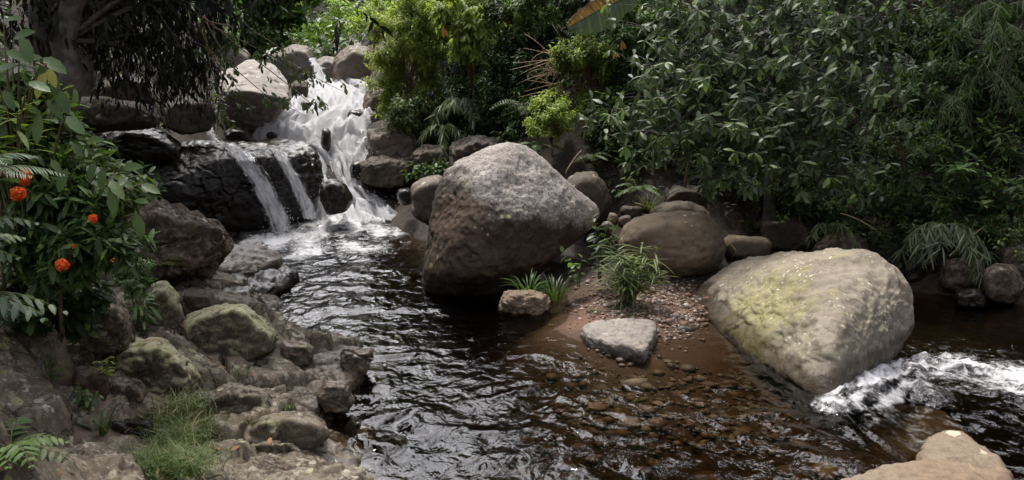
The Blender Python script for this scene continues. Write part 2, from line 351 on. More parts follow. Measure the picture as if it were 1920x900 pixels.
M['stem'] = plain_mat('green_stem', (.06, .07, .025), (.12, .11, .05), 20, .6, .1)
M['l_tree'] = leaf_mat('whorled_leaf', (.030, .050, .022), (.095, .138, .062), (.22, .33, .08), .45, .28, .42)
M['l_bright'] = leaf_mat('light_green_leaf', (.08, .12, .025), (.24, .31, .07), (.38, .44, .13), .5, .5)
M['l_mid'] = leaf_mat('green_leaf', (.028, .052, .016), (.07, .122, .034), (.16, .24, .06), .42, .3)
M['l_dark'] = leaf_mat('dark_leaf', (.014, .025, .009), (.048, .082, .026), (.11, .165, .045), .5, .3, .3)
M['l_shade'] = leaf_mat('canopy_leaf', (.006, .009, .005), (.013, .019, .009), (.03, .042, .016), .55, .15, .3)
M['l_bamboo'] = leaf_mat('bamboo_leaf', (.06, .08, .04), (.12, .15, .08), (.22, .25, .13), .4, .25)
M['l_grass'] = leaf_mat('grass_blade', (.05, .075, .02), (.10, .145, .04), (.20, .23, .09), .5, .3)
M['l_frond'] = leaf_mat('frond_leaf', (.025, .048, .024), (.055, .095, .05), (.12, .18, .08), .5, .25, .35)
M['l_deadleaf'] = leaf_mat('withered_leaf', (.06, .03, .016), (.16, .075, .035), (.30, .17, .09), .6, .25, .3)
M['l_banana'] = leaf_mat('banana_blade', (.035, .05, .028), (.06, .085, .045), (.10, .13, .07), .5, .2, .35)
M['l_yellow'] = leaf_mat('yellowing_leaf', (.14, .14, .03), (.24, .23, .04), (.36, .33, .07), .4, .3)
M['l_dry'] = leaf_mat('dry_leaf', (.12, .05, .02), (.25, .11, .04), (.42, .22, .09), .6, .2)
M['petal'] = leaf_mat('orange_petal', (.42, .045, .008), (.75, .13, .02), (.85, .28, .06), .6, .3, .2)
# ------------------------------------------------------------------ the ground: one sheet, valley and river bed
ctl = []
def gz(*l):
    for px, py, z in l: ctl.append((*G(px, py, z)[:2], z))
def gb(*l):                                   # bed: seen through the level 0, z below it
    for px, py, z in l: ctl.append((*G(px, py, 0)[:2], z))
def gp(*l):
    for px, py, D, dz in l:
        p = P(px, py, D); ctl.append((p[0], p[1], p[2] + dz))
gb((600, 480, -.45), (700, 470, -.45), (620, 560, -.7), (720, 560, -.75), (650, 620, -.55), (760, 700, -.7), (800, 800, -.65), (900, 880, -.55), (1000, 800, -.4),
   (1200, 800, -.30), (1400, 830, -.35), (1500, 890, -.3), (880, 620, -.7), (800, 600, -.8), (1150, 700, -.10), (1300, 700, -.10), (1050, 650, -.06), (980, 625, -.14), (1120, 760, -.16), (1300, 770, -.15), (1430, 760, -.18),
   (1400, 720, -.2), (1060, 605, .01), (650, 410, -.3), (750, 385, -.2), (500, 560, .0), (525, 640, .03), (690, 665, -.06), (640, 790, -.06), (700, 890, -.12),
   (1850, 590, -.4), (1800, 720, -.65), (1950, 800, -.6), (1760, 860, -.2), (1700, 560, -.3))
gz((1100, 575, .05), (1230, 560, .10), (1295, 600, .02), (1200, 540, .14), (1130, 500, .2), (1170, 420, .4), (950, 470, .1), (1380, 470, .2),
   (330, 560, .25), (250, 500, .5), (150, 600, .74), (300, 650, .46), (60, 700, .80), (100, 860, .58), (300, 800, .34), (450, 860, .17), (0, 800, .75), (-60, 880, .8), (450, 740, .12), (200, 740, .55), (-100, 900, 1.2), (-200, 600, 1.9), (450, 500, .02), (420, 430, .0))
gp((500, 242, 18, -.55), (540, 222, 18.6, -.5), (640, 330, 16.8, -.3), (610, 255, 17.9, -.3), (600, 200, 20, -.35), (600, 165, 22, -.35), (600, 130, 25, -.4), (590, 95, 30, 0), (520, 60, 36, 0), (450, 290, 16.3, -.6), (300, 300, 15.3, -.5),
   (200, 330, 13, -.1), (250, 220, 17, 0), (400, 240, 17.6, -.3), (300, 130, 23, 0), (100, 200, 16, .2), (720, 330, 17.2, -.1), (770, 250, 18, .2), (850, 300, 16.3, 0), (950, 330, 14.6, 0), (1010, 300, 14.8, .1),
   (720, 100, 26, .5))
foot = [P(1100, 330, 14), P(1200, 370, 13.4), P(1400, 440, 13), P(1500, 490, 12.8), P(1700, 515, 12), P(1900, 540, 11.3), np.array([10, 10.3, .1]), np.array([15, 9.5, .2]), P(900, 300, 16.5), P(780, 200, 20)]
for p in foot:
    ctl.append(tuple(p))
    for d in ((.3, .7, .9), (.9, 1.9, 2.6), (2, 4.5, 5.6), (5, 11, 11)): ctl.append(tuple(p + d))
ctl += [(0, 0, 1.4), (3, 1, .9), (-3, 0, 1.7), (0, 3, .1), (2, 4, -.25), (4.5, 3.5, .1), (6.5, 5.5, -.6), (8, 7.5, -.6), (10, 7, -.6), (9, 2, 1), (15, 4, 1.5), (0, -20, 4), (-30, 20, 14), (-15, 15, 6.5), (-12, 5, 4.5), (-8, 12, 3.2), (-8, 20, 4),
        (40, 30, 28), (-14, 40, 12), (-2, 42, 6.5), (12, 45, 16), (0, 80, 16), (60, 90, 40), (-60, 80, 40), (110, 0, 40), (-110, 0, 40), (0, 150, 40), (0, -120, 20), (90, 150, 50), (-90, 150, 50), (90, -90, 30), (-90, -90, 30)]
CT = np.array(ctl)
def _k(r2): return .5 * r2 * np.log(r2 + 1e-9)
NC = len(CT); n = NC; A = np.zeros((n + 3, n + 3)); d2 = ((CT[:, None, :2] - CT[None, :, :2]) ** 2).sum(-1)
A[:n, :n] = _k(d2) + np.eye(n) * .02; A[:n, n] = 1; A[:n, n + 1:] = CT[:, :2]; A[n, :n] = 1; A[n + 1:, :n] = CT[:, :2].T
_w = np.linalg.solve(A, np.concatenate([CT[:, 2], np.zeros(3)]))
def ground_z(x, y, noise=True):
    x = np.atleast_1d(np.asarray(x, float)); y = np.atleast_1d(np.asarray(y, float)); out = np.empty(len(x))
    for s in range(0, len(x), 20000):
        X = np.stack([x[s:s + 20000], y[s:s + 20000]], 1)
        out[s:s + 20000] = _k(((X[:, None] - CT[None, :, :2]) ** 2).sum(-1)) @ _w[:NC] + _w[NC] + X @ _w[NC + 1:]
    if noise:
        p = np.stack([x, y, x * 0], 1); out = out + .05 * fbm(p * 1.7, 4) * np.clip(.5 + out, .25, 3) + .02 * fbm(p * 6, 3)
    return out
def axis(a, b, st, lim, lim0=None):
    c = list(np.arange(a, b, st)); s = st
    while c[-1] < lim: s *= 1.16; c.append(c[-1] + s)
    s = st
    while c[0] > (lim0 or -lim): s *= 1.16; c.insert(0, c[0] - s)
    return np.array(c)
gx = axis(-7, 10, .085, 160); gy = axis(3.5, 24, .085, 170, -120)
def grid(xs, ys):
    X, Y = np.meshgrid(xs, ys); nx = len(xs); i = (np.arange(len(ys) - 1)[:, None] * nx + np.arange(nx - 1)[None]).ravel()
    return X.ravel(), Y.ravel(), np.stack([i, i + 1, i + nx + 1, i + nx], 1)
X, Y, Q = grid(gx, gy); Z = ground_z(X, Y)
bar = G(1215, 615)
sand = np.clip(1.25 - np.hypot((X - bar[0]) / 1.75, (Y - bar[1]) / 1.75), 0, 1) * 1.3
sand = np.clip(np.maximum(sand, np.where(Z < .02, .5, 0)), 0, 1)
b = MB(); b.add(np.stack([X, Y, Z], 1), [Q], 0, sand); gr_ = tag(b.build('ground', M['ground'], attr='sand'), kind='structure')
at_ = gr_.data.attributes.new('stone', 'FLOAT', 'POINT'); at_.data.foreach_set('value', (sstep(-.2, -.9, X + .05 * Y) * sstep(11, 9.5, Y) * sstep(-.1, .1, Z) * sstep(3.2, 4, Y)).astype(np.float32))

def vor2(x, y):                               # 2-D cells: three random numbers, offset from the centre, distance to the border
    i = np.floor(x).astype(int); j = np.floor(y).astype(int); f1 = np.full(len(x), 9.); f2 = f1.copy(); o = np.zeros((len(x), 5))
    for a in (-1, 0, 1):
        for c in (-1, 0, 1):
            h = _perm[_perm[i + a & 255] + (j + c & 255)] & 255; gx_ = i + a + .5 + .45 * _grad[h][:, 0]; gy_ = j + c + .5 + .45 * _grad[h][:, 1]; d = np.hypot(gx_ - x, gy_ - y); m = d < f1
            f2 = np.where(m, f1, np.minimum(f2, d)); f1 = np.minimum(f1, d); o[m] = np.stack([_grad[h][:, 2], _grad[(h * 7 + 3) & 255][:, 0], _grad[(h * 5 + 1) & 255][:, 1], x - gx_, y - gy_], 1)[m]
    return o, f2 - f1
X, Y, Q = grid(np.arange(-5.2, -.3, .018), np.arange(3.2, 10.6, .021)); q = np.stack([X, Y, X * 0], 1)
wq = q + .22 * np.stack([fbm(q * 1.5, 3), fbm(q * 1.5 + 5, 3), X * 0], 1)
o1, b1 = vor2(wq[:, 0] * 1.25 + .3, wq[:, 1] * 1.05); o2, b2 = vor2(wq[:, 0] * 3.3 + 7, wq[:, 1] * 2.7 + 3)
zz = ground_z(X, Y, False) + .14 * sstep(-.9, -1.5, X) + .04 + .13 * o1[:, 0] + .16 * (o1[:, 1] * o1[:, 3] + o1[:, 2] * o1[:, 4]) + .035 * o2[:, 0] + .09 * (o2[:, 1] * o2[:, 3] + o2[:, 2] * o2[:, 4]) * .5
zz += -.16 * (1 - sstep(0, .14, b1)) - .055 * (1 - sstep(0, .09, b2)) + .035 * fbm(q * 4, 4) - .05 * np.abs(fbm(q * 3.1 + 3, 4)) - .022 * np.abs(fbm(q * 9, 4)) + .03
zz = np.minimum(zz, ground_z(X, Y, False) + .34); sl_ = (zz * 7) % 1; zz += .02 * (np.abs(sl_ - .5) - .25)
b = MB(); b.add(np.stack([X, Y, zz], 1), [Q]); tag(b.build('bedrock_ground', M['bank']), kind='structure')

# ------------------------------------------------------------------ the river
def seg_d(x, y, pts):
    best = np.full(len(x), 1e9); tt = np.zeros(len(x)); m = len(pts) - 1
    for k in range(m):
        a = np.array(pts[k][:2]); d = np.array(pts[k + 1][:2]) - a; t = np.clip(((x - a[0]) * d[0] + (y - a[1]) * d[1]) / (d @ d), 0, 1)
        q = np.hypot(x - a[0] - t * d[0], y - a[1] - t * d[1]); tt = np.where(q < best, (k + t) / m, tt); best = np.minimum(best, q)
    return best, tt
def level(x, y):                              # the river steps down past the mossy boulder
    lip = 2.75 + .35 * (y - 7)
    s = sstep(0, .9, x - lip) * sstep(10.4, 9.6, y - .1 * x)
    return -.2 * np.maximum(s, sstep(3.6, 4.4, x))
wx = np.arange(-4.6, 7.6, .028); wy = np.concatenate([np.arange(4.2, 12, .028), np.arange(12, 17, .045)])
X, Y, Q = grid(wx, wy); Zl = level(X, Y)
flow = [G(650, 410), G(640, 520), G(690, 640), G(850, 780), G(1150, 840), G(1480, 850), G(1600, 790), G(1750, 730, -.2), G(1950, 760, -.2)]
fd, ft = seg_d(X, Y, flow)
rap = [G(1560, 765), G(1600, 740), G(1690, 695, -.15), G(1800, 690, -.2), G(1900, 715, -.2), G(2000, 740, -.2)]
rd, rt = seg_d(X, Y, rap)
ap1, _ = seg_d(X, Y, [G(650, 385), G(670, 395), G(720, 385)]); ap2, _ = seg_d(X, Y, [G(545, 450), G(600, 425), G(690, 410), G(745, 380)])
tail, _ = seg_d(X, Y, [G(560, 470), G(640, 460), G(720, 430)])
ap2 = ap2 * (1 + .55 * fbm(np.stack([X * 1.6, Y * .9, X * 0], 1), 4)); tail = tail * (1 + .6 * fbm(np.stack([X * 2.6, Y * .8, X * 0], 1) + 8, 4))
stk = .5 + .75 * fbm(np.stack([X * 3.0, Y * 1.1, X * 0], 1) + 2, 4)
foam = np.maximum(sstep(1.2, .1, ap1) * .95, np.maximum(sstep(1.35, .1, ap2) * np.clip(.52 + .5 * stk, .4, .95), sstep(1.8, .1, tail) * np.clip(.25 + .6 * stk, 0, .8)))
rw = .22 + .48 * rt
rs_ = np.stack([rt * 5.5, rd * 10 + .5 * fbm(np.stack([X, Y, X * 0], 1) * 3, 2), X * 0], 1)
foam = np.maximum(foam, np.clip(sstep(1.5, .0, rd / rw) * (.70 + .70 * fbm(rs_, 4)), 0, 1))
foam = np.maximum(foam, sstep(2.9, .8, rd / rw) * (X > 2.9) * np.clip(.26 + .3 * fbm(np.stack([rt * 7, rd * 7, X * 0], 1) + 3, 4), 0, .5))
r2, _ = seg_d(X, Y, [G(1720, 700, -.2), G(1740, 745, -.2)]); foam = np.maximum(foam, sstep(.34, .0, r2) * .45)
r3, _ = seg_d(X, Y, [G(1715, 770, -.1), G(1720, 830, -.1)]); foam = np.maximum(foam, sstep(.25, .0, r3) * .32)
cur = sstep(1.7, .3, fd) * (.30 + .7 * sstep(1., .05, ft))
foam = np.maximum(foam, cur * .06)
calm = np.minimum(sstep(.2, 1.2, np.hypot((X - G(930, 630)[0]) / 1.1, (Y - G(930, 630)[1]))), sstep(.3, 1.6, np.hypot((X - G(1300, 660)[0]) / 1.6, (Y - G(1300, 660)[1]) / 1.1)))
calm = np.minimum(calm, .35 + .65 * sstep(.3, 1.6, np.hypot((X - G(745, 880)[0]) / .8, (Y - G(745, 880)[1]) / .6)))
calm = np.minimum(calm, sstep(10.2, 9.2, Y - 2 * (X < 2.5) * 3))
amp = (.25 + .75 * calm) * (1 + .5 * sstep(2., .5, ap2)) * (.62 + .38 * sstep(9.5, 7.5, Y))
p = np.stack([X, Y, X * 0], 1); wp = p + .22 * np.stack([fbm(p * 1.1, 2), fbm(p * 1.1 + 9, 2), X * 0], 1)
rid = lambda q, o: 1 - np.abs(fbm(q, o)) * 1.6
dx = np.array([1, .62, 1])                    # crests lie across the current
amp = amp * (.28 + .9 * sstep(-.55, .6, fbm(wp * [.75, 1.3, 1] + 31, 3)))
amp = amp * .82
Zw = Zl + amp * (.034 * fbm(wp * 1.2, 2) + .042 * rid(wp * dx * 1.9, 2) + .015 * rid(wp * dx * 4.6 + 5, 2) + .0036 * fbm(wp * 13, 2))
hump = sstep(1.1, 0, rd / rw)
Zw += hump * (.05 + .12 * np.abs(fbm(p * 3.6, 4)) + .022 * fbm(p * 8, 3)) + .05 * sstep(.28, 0, r2) + .09 * sstep(1.0, 0, ap2) * fbm(p * 3.2, 5) + sstep(1.0, 0, ap1) * (.06 + .10 * fbm(p * 3, 4))
b = MB(); nv = len(X); V = np.stack([X, Y, Zw], 1)
Vb = V.copy(); Vb[:, 2] = -1.6
nx, ny = len(wx), len(wy)
edge = np.concatenate([np.arange(nx), np.arange(1, ny) * nx + nx - 1, (ny - 1) * nx + np.arange(nx - 2, -1, -1), np.arange(ny - 2, 0, -1) * nx])
e2 = np.roll(edge, -1); m = len(edge)
b.add(np.concatenate([V, Vb[edge]]), [Q, np.stack([e2, edge, nv + np.arange(m), nv + (np.arange(m) + 1) % m], 1)], 0, np.concatenate([foam, np.zeros(m)]))
b.f.append((np.arange(nv, nv + m)[::-1][None], 0))
tag(b.build('water', M['water'], attr='foam'), kind='structure')

def strip(name, rows, mat, nu, nv, amp, seed, thin=False, arch=.0):
    rows = np.array(rows, float); t = np.linspace(0, len(rows) - 1, nv); k = np.arange(len(rows))
    r = np.stack([np.interp(t, k, rows[:, j]) for j in range(4)], 1); u = np.linspace(0, 1, nu)
    pts = np.array([[P(a[1] + (a[2] - a[1]) * s, a[0], a[3]) for s in u] for a in r])
    U = np.tile(u, (nv, 1)); Vv = np.tile(t[:, None] / (len(rows) - 1), (1, nu))
    q = np.stack([U.ravel() * 9 + seed, Vv.ravel() * 7, U.ravel() * 0], 1)
    nn = fbm(q * [1, .6, 1], 5)
    flat = pts.reshape(-1, 3); edge_ = np.sin(np.pi * U.ravel()) ** .5
    flat = flat + np.stack([nn * 0, -amp * nn - arch * edge_, amp * .9 * fbm(q * 1.3 + 7, 5)], 1)
    jag = (U.ravel() - .5) * 2; flat[:, 0] += .10 * np.sign(jag) * np.abs(jag) ** 3 * fbm(np.stack([np.sign(jag) * 5, Vv.ravel() * 14, jag * 0], 1) + seed, 3) * (0.3 if thin else 1.6)
    i = (np.arange(nv - 1)[:, None] * nu + np.arange(nu - 1)[None]).ravel(); Q = np.stack([i, i + nu, i + nu + 1, i + 1], 1)
    b = MB(); b.add(flat, [Q], 0, np.clip(edge_ * .75 + .0, 0, 1)); o = b.build(name, mat)
    uv = o.data.uv_layers.new(name='UVMap'); li = np.empty(len(o.data.loops), np.int32); o.data.loops.foreach_get('vertex_index', li)
    uv.data.foreach_set('uv', np.stack([U.ravel()[li], Vv.ravel()[li]], 1).astype(np.float32).ravel()); return o
tag(strip('waterfall', [(150, 588, 645, 23.2), (163, 556, 700, 22), (185, 552, 715, 20.5), (206, 525, 702, 19), (235, 468, 697, 18.2), (270, 460, 692, 17.8), (310, 545, 688, 17.3), (350, 580, 690, 16.8), (385, 585, 735, 16.2), (415, 570, 765, 15.5)], M['fall'], 90, 170, .2, 3),
    kind='structure')
tag(strip('waterfall', [(108, 580, 592, 26), (122, 584, 603, 25.2), (150, 590, 612, 24.6)], M['fall'], 12, 24, .05, 9, arch=.1), kind='structure')
tag(strip('waterfall', [(276, 415, 452, 16.2), (284, 424, 462, 15.4), (300, 440, 480, 14.95), (340, 466, 512, 14.75), (390, 490, 538, 14.6), (434, 508, 556, 14.5)], M['thin'], 26, 70, .05, 21, True, .05), kind='structure')
tag(strip('waterfall', [(276, 500, 522, 16.2), (284, 508, 532, 15.6), (300, 518, 545, 15.25), (335, 536, 566, 15.1), (370, 552, 584, 15.0), (410, 566, 606, 14.9)], M['thin'], 22, 60, .05, 33, True, .05), kind='structure')
tag(strip('waterfall', [(238, 390, 402, 16.9), (246, 388, 404, 16.8), (264, 386, 410, 16.6)], M['thin'], 10, 20, .03, 40, True, .05), kind='structure')
rng = np.random.RandomState(11); b = MB()
def drops(c, spread, N, s0, s1):
    p = c + rng.normal(size=(N, 3)) * spread; s = rng.uniform(s0, s1, N) * .6 * rng.uniform(.5, 1, N)
    T = np.array([[1, 0, -.5], [-.6, .8, -.5], [-.6, -.8, -.5], [0, 0, 1]]) * .6
    v = p[:, None] + T[None] * s[:, None, None]; o = np.arange(N)[:, None] * 4
    b.add(v.reshape(-1, 3), [np.concatenate([o + np.array(t)[None] for t in ([0, 2, 1], [0, 1, 3], [1, 2, 3], [2, 0, 3])])])
drops(P(535, 420, 14.5), (.14, .1, .16), 130, .012, .03); drops(P(592, 395, 14.9), (.14, .1, .14), 100, .012, .03); drops(P(500, 350, 14.7), (.16, .06, .28), 60, .01, .022)
drops(P(640, 330, 16.6), (.45, .15, .3), 260, .012, .03); drops(P(680, 380, 16), (.5, .3, .1), 150, .012, .03); drops(P(520, 225, 17.9), (.35, .1, .2), 90, .014, .035)
drops(P(1640, 710, 8.1) + [0, 0, .05], (.3, .15, .05), 60, .006, .014); drops(P(1720, 690, 8.3) + [0, 0, .05], (.5, .2, .06), 160, .006, .016); drops(P(1780, 690, 8.3) + [0, 0, .05], (.35, .15, .05), 70, .006, .014)
tag(b.build('spray', M['foam'], smooth=True), kind='stuff')

# ------------------------------------------------------------------ rocks
_ico = {}
def ico(sub):
    if sub not in _ico:
        bm = bmesh.new(); bmesh.ops.create_icosphere(bm, subdivisions=sub, radius=1)
        _ico[sub] = (np.array([v.co for v in bm.verts]), np.array([[v.index for v in f.verts] for f in bm.faces])); bm.free()
    return _ico[sub]
def rock(name, label, cat, pts, mat, sub=5, p=12, amp=.03, fr=1.6, crack=0., seed=0, group=None, lay=0.):
    pts = np.asarray(pts, float); lo, hi = pts.min(0), pts.max(0); sc = (hi - lo) / 2; c = (lo + hi) / 2
    bm = bmesh.new()
    for q in (pts - c) / sc: bm.verts.new(q)
    bmesh.ops.convex_hull(bm, input=bm.verts[:]); bm.normal_update(); N = []; Hh = []
    ce = np.mean([v.co for v in bm.verts if v.link_faces], axis=0)
    for f in bm.faces:
        nn = np.array(f.normal); h = nn @ (np.array(f.verts[0].co) - ce)
        if h < 0: nn, h = -nn, -h
        if f.calc_area() < 1e-4: continue
        if any(nn @ k > .985 and abs(h - g) < .08 for k, g in zip(N, Hh)): continue
        N.append(nn); Hh.append(max(h, .03))
    bm.free(); N = np.array(N); Hh = np.array(Hh)
    d, Fc = ico(sub); v = np.maximum(0, d @ N.T / Hh); r = (v ** p).sum(1) ** (-1 / p) * 1.035
    V = (ce + d * r[:, None]) * sc; nd = nrm(d / sc); q = V + seed * 3.7
    size = float(sc.mean())
    V = V + nd * (size * amp * (fbm(q / size * fr, 3) + .35 * fbm(q / size * fr * 4.5, 4)))[:, None] + nd * (.010 * min(1, size * 2) * fbm(q * 11, 3))[:, None]
    V = V - nd * (size * .022 * sstep(.28, .62, fbm(q / size * 2.6 + 41, 3)))[:, None] + nd * (.012 * min(1, size) * (np.abs(fbm(q * 4.5 + 9, 3)) - .3))[:, None]
    if mat in ('bank', 'lichen', 'dirtrock', 'shelf', 'dark'): V = V - nd * (min(1, size * 1.6) * (.030 * np.abs(fbm(q * 4.2 + 3, 4)) + .014 * np.abs(fbm(q * 12, 3))))[:, None]
    if lay:                                   # weathered ledges and steps
        s = fbm(q * .8, 2) * .3 + q @ nrm(np.array([.25, -.2, 1.])) ; t = s * 5.5; V += nd * (lay * (np.abs((t % 1) - .5) - .25))[:, None]
    if crack:
        qq = (q + .35 * np.stack([fbm(q * 1.3, 3), fbm(q * 1.3 + 5, 3), fbm(q * 1.3 + 9, 3)], 1)) * 1.5; V -= nd * (crack * (1 - sstep(0, .13, vor(qq))))[:, None]
    b = MB(); base = np.array([c[0], c[1], max(lo[2], 0 if lo[2] < 0 else lo[2])]); b.add(V + c, [Fc]); o = b.build(name, M[mat] if isinstance(mat, str) else mat, loc=base)
    return tag(o, label, cat, group)
def outl(o, D, th, back=1.0):                 # outline seen at D -> points all round the stone
    o = np.array(o, float); c = o.mean(0); pts = [P(x, y, D) for x, y in o]
    for s, k in ((.93, -.28), (.66, -.5), (.93, .3 * back), (.6, .6 * back)):
        pts += [P(*(c + (np.array(q) - c) * s), D + th * k) for q in o]
    return np.array(pts)
def block(o, D, th, f=.8, drop=6):             # an angular block: its outline, a smaller front face and a back
    o = np.array(o, float); c = o.mean(0); pts = [P(x, y, D) for x, y in o]
    for s, k, dy in ((f, -.5, drop), (.85, .5, 0)): pts += [P(*(c + (np.array(q) - c) * s + [0, dy]), D + th * k) for q in o]
    return np.array(pts)
def egg(x0, y0, x1, y1, seed, n=10, sq=.8):   # a rough rounded outline inside a pixel box
    r = np.random.RandomState(seed); a = np.arange(n) * 2 * math.pi / n + r.uniform(-.22, .22, n); q = np.stack([np.sign(np.cos(a)) * np.abs(np.cos(a)) ** sq, np.sign(np.sin(a)) * np.abs(np.sin(a)) ** sq], 1)
    q *= r.uniform(.85, 1., (n, 1)); q = (q - q.min(0)) / (q.max(0) - q.min(0)); return q * [x1 - x0, y1 - y0] + [x0, y0]
def slab(o, z, th, dome=.06, spread=1.06):
    o = np.array(o, float); top = np.array([G(x, y, z) for x, y in o]); c = top.mean(0); pts = list(top)
    pts += list(c + (top - c) * .6 + [0, 0, dome]); lo = c + (top - c) * spread; lo[:, 2] = z - th; pts += list(lo); return np.array(pts)

main_pts = [P(*q) for q in [(945, 264, 11.5), (860, 290, 11.5), (826, 330, 11.5), (810, 420, 11.3), (790, 500, 11.1), (788, 545, 10.9), (830, 563, 10.75), (900, 557, 10.8), (965, 540, 11.0), (1050, 482, 11.4), (1112, 428, 11.7),
    (1130, 402, 11.9), (1090, 360, 11.8), (1030, 308, 11.7), (988, 273, 11.6), (905, 320, 10.95), (880, 420, 10.6), (935, 425, 10.6), (890, 510, 10.5), (1010, 405, 10.85), (955, 300, 11.15), (940, 275, 12.5), (850, 325, 12.6), (1080, 380, 12.9), (825, 480, 12.5),
    (1000, 450, 12.8), (800, 580, 11.2), (880, 590, 10.9)]]
rock('boulder', 'huge rounded grey boulder standing in the middle of the river, pale lichen on its top', 'boulder', main_pts, 'main', 7, 18, .03, 1.3, seed=1)
yel = [P(*q) for q in [(1284, 548, 10.8), (1330, 510, 10.9), (1400, 480, 10.7), (1480, 474, 10.4), (1560, 463, 9.7), (1640, 466, 9.3), (1694, 498, 9.1), (1712, 530, 9.0), (1702, 600, 8.8), (1690, 656, 8.6), (1622, 716, 7.85), (1545, 758, 7.3), (1500, 738, 7.5),
    (1450, 694, 8.1), (1350, 624, 9.3), (1308, 582, 10.1), (1520, 520, 8.7), (1610, 560, 8.15), (1560, 640, 7.6), (1430, 560, 9.3), (1400, 600, 9.2), (1620, 490, 9.0), (1600, 480, 10.4), (1500, 480, 11.2), (1690, 560, 10), (1690, 640, 9.5), (1545, 800, 7.45), (1400, 690, 9.2)]]
rock('boulder', 'broad wedge shaped tan boulder with a yellow green moss patch beside the white rapid', 'boulder', yel, 'yellow', 7, 14, .04, 2.2, seed=2)
rock('boulder', 'smooth olive grey boulder between the huge boulder and the mossy tan one', 'boulder', outl([(1153, 442), (1182, 408), (1240, 396), (1285, 390), (1335, 400), (1364, 440), (1366, 485), (1330, 522), (1280, 534), (1215, 530), (1165, 500)], 11.5, 1.3), 'olive', 6, 12, .03, seed=3)
rock('boulder', 'mossy dark boulder peeping over the top of the smooth olive boulder', 'boulder', outl([(1214, 392), (1240, 378), (1290, 374), (1330, 392), (1338, 412), (1330, 450), (1220, 440)], 12.6, 1.0), 'dark', 5, 12, .05, seed=4)
rock('boulder', 'dark brown boulder tucked behind the right shoulder of the huge boulder', 'boulder', outl([(1052, 345), (1075, 322), (1115, 318), (1136, 340), (1150, 385), (1140, 425), (1090, 430), (1060, 400)], 13, 1.1), 'dark', 5, 14, .05, seed=5)
rock('rock', 'grey brown rock at the left foot of the huge boulder', 'rock', block([(770, 345), (795, 330), (826, 325), (850, 360), (845, 415), (800, 425), (772, 405)], 12.9, .9), 'grey', 5, 12, .05, seed=6, crack=.02)
rock('stone', 'flat pale grey stone on the edge of the gravel bar', 'stone', slab([(1086, 610), (1110, 599), (1160, 594), (1218, 596), (1234, 608), (1222, 630), (1200, 650), (1150, 640), (1105, 628)], .15, .3, .03, .98), M['pale'], 6, 10, .06, 2.2, seed=7)
rock('stone', 'tan stone with a dark wet foot under the overhang of the huge boulder', 'stone', outl([(934, 560), (950, 545), (985, 542), (1028, 552), (1034, 580), (1020, 600), (960, 598), (936, 590)], 10.2, .6), 'tan', 6, 14, .11, 2.4, seed=8, crack=.02, lay=.02)
rock('stone', 'small tan stone on wet sand against the mossy tan boulder', 'stone', outl(egg(1256, 608, 1312, 638, 4), 9.45, .3), 'grey', 4, 10, .05, seed=9)
rock('stone', 'small round pitted stone just below the tan stone by the mossy boulder', 'stone', outl(egg(1234, 629, 1266, 656, 5), 9.1, .22), 'grey', 4, 8, .05, seed=10)
rock('stone', 'tiny round stone wedged at the left tip of the mossy tan boulder', 'stone', outl(egg(1308, 604, 1330, 624, 6), 9.6, .15), 'olive', 4, 8, .05, seed=11)
for k, (x0, y0, x1, y1, D, lb) in enumerate([(1138, 398, 1160, 424, 12.2, 'palest of the stones heaped behind the huge boulder'), (1160, 384, 1208, 412, 12.6, 'darkest long stone lying on the heap behind the huge boulder'), (1158, 402, 1185, 430, 12.1, 'slate grey stone at the front of the heap behind the huge boulder'),
        (1126, 414, 1150, 436, 11.9, 'lowest brown stone of the heap behind the huge boulder'), (1200, 372, 1226, 402, 12.9, 'upright brown stone at the back of the heap behind the huge boulder')]):
    rock('stone', lb, 'stone', outl(egg(x0, y0, x1, y1, 30 + k), D, .3), 'grey' if k in (0, 3) else 'dark', 4, 12, .05, seed=12 + k, group='stones heaped behind the huge boulder')
rock('rock', 'low flat rock between the olive boulder and the shaded bank', 'rock', outl(egg(1350, 442, 1450, 492, 7, 9), 12.4, .9), 'olive', 5, 14, .05, seed=18)
rock('rock', 'rounded rusty tan rock breaking the surface below the rapid', 'rock', slab([(1745, 800), (1790, 795), (1850, 830), (1905, 880), (1930, 930), (1840, 960), (1740, 900), (1715, 850)], .05, .7, .04), 'tan', 6, 9, .06, seed=19, lay=.012)
rock('rock', 'pale tan ledge at the water edge left of the rusty tan rock', 'rock', slab([(1540, 908), (1590, 884), (1680, 868), (1735, 846), (1800, 850), (1890, 900), (1900, 960), (1700, 980), (1560, 960)], .15, .7, .03), 'tan', 6, 9, .06, seed=20, lay=.015)
rock('rock', 'smooth brown slab just under the surface where the water slides past the mossy boulder', 'rock', slab([(1600, 790), (1680, 748), (1770, 765), (1830, 815), (1760, 860), (1640, 850)], -.30, .6, .04), 'tan', 6, 10, .05, seed=29)
# ledge with the two thin falls, and the stones round the falls
led = [P(*q) for q in [(250, 285, 15.6), (300, 268, 16.8), (420, 262, 17.4), (520, 258, 17.3), (575, 262, 16.8), (600, 278, 16.4), (612, 320, 16), (602, 350, 15.7), (585, 405, 15.6), (265, 340, 14.8), (300, 372, 14.6), (430, 300, 15.1), (400, 345, 14.9), (500, 290, 15.6), (560, 290, 15.7),
    (520, 345, 15.3), (500, 440, 15.3), (320, 420, 15), (400, 450, 15), (300, 400, 17), (580, 400, 17)]]
rock('rock', 'broad dark wet ledge that two thin streams of water run over', 'rock', led, 'ledge', 7, 18, .045, 1.6, seed=21, crack=.035, lay=.012)
rock('rock', 'black wet rock joining the left end of the wet ledge to the long low boulder', 'rock', block([(165, 262), (215, 238), (290, 240), (345, 268), (340, 300), (180, 300)], 15.7, 1.2), 'ledge', 6, 12, .07, 2, seed=28)
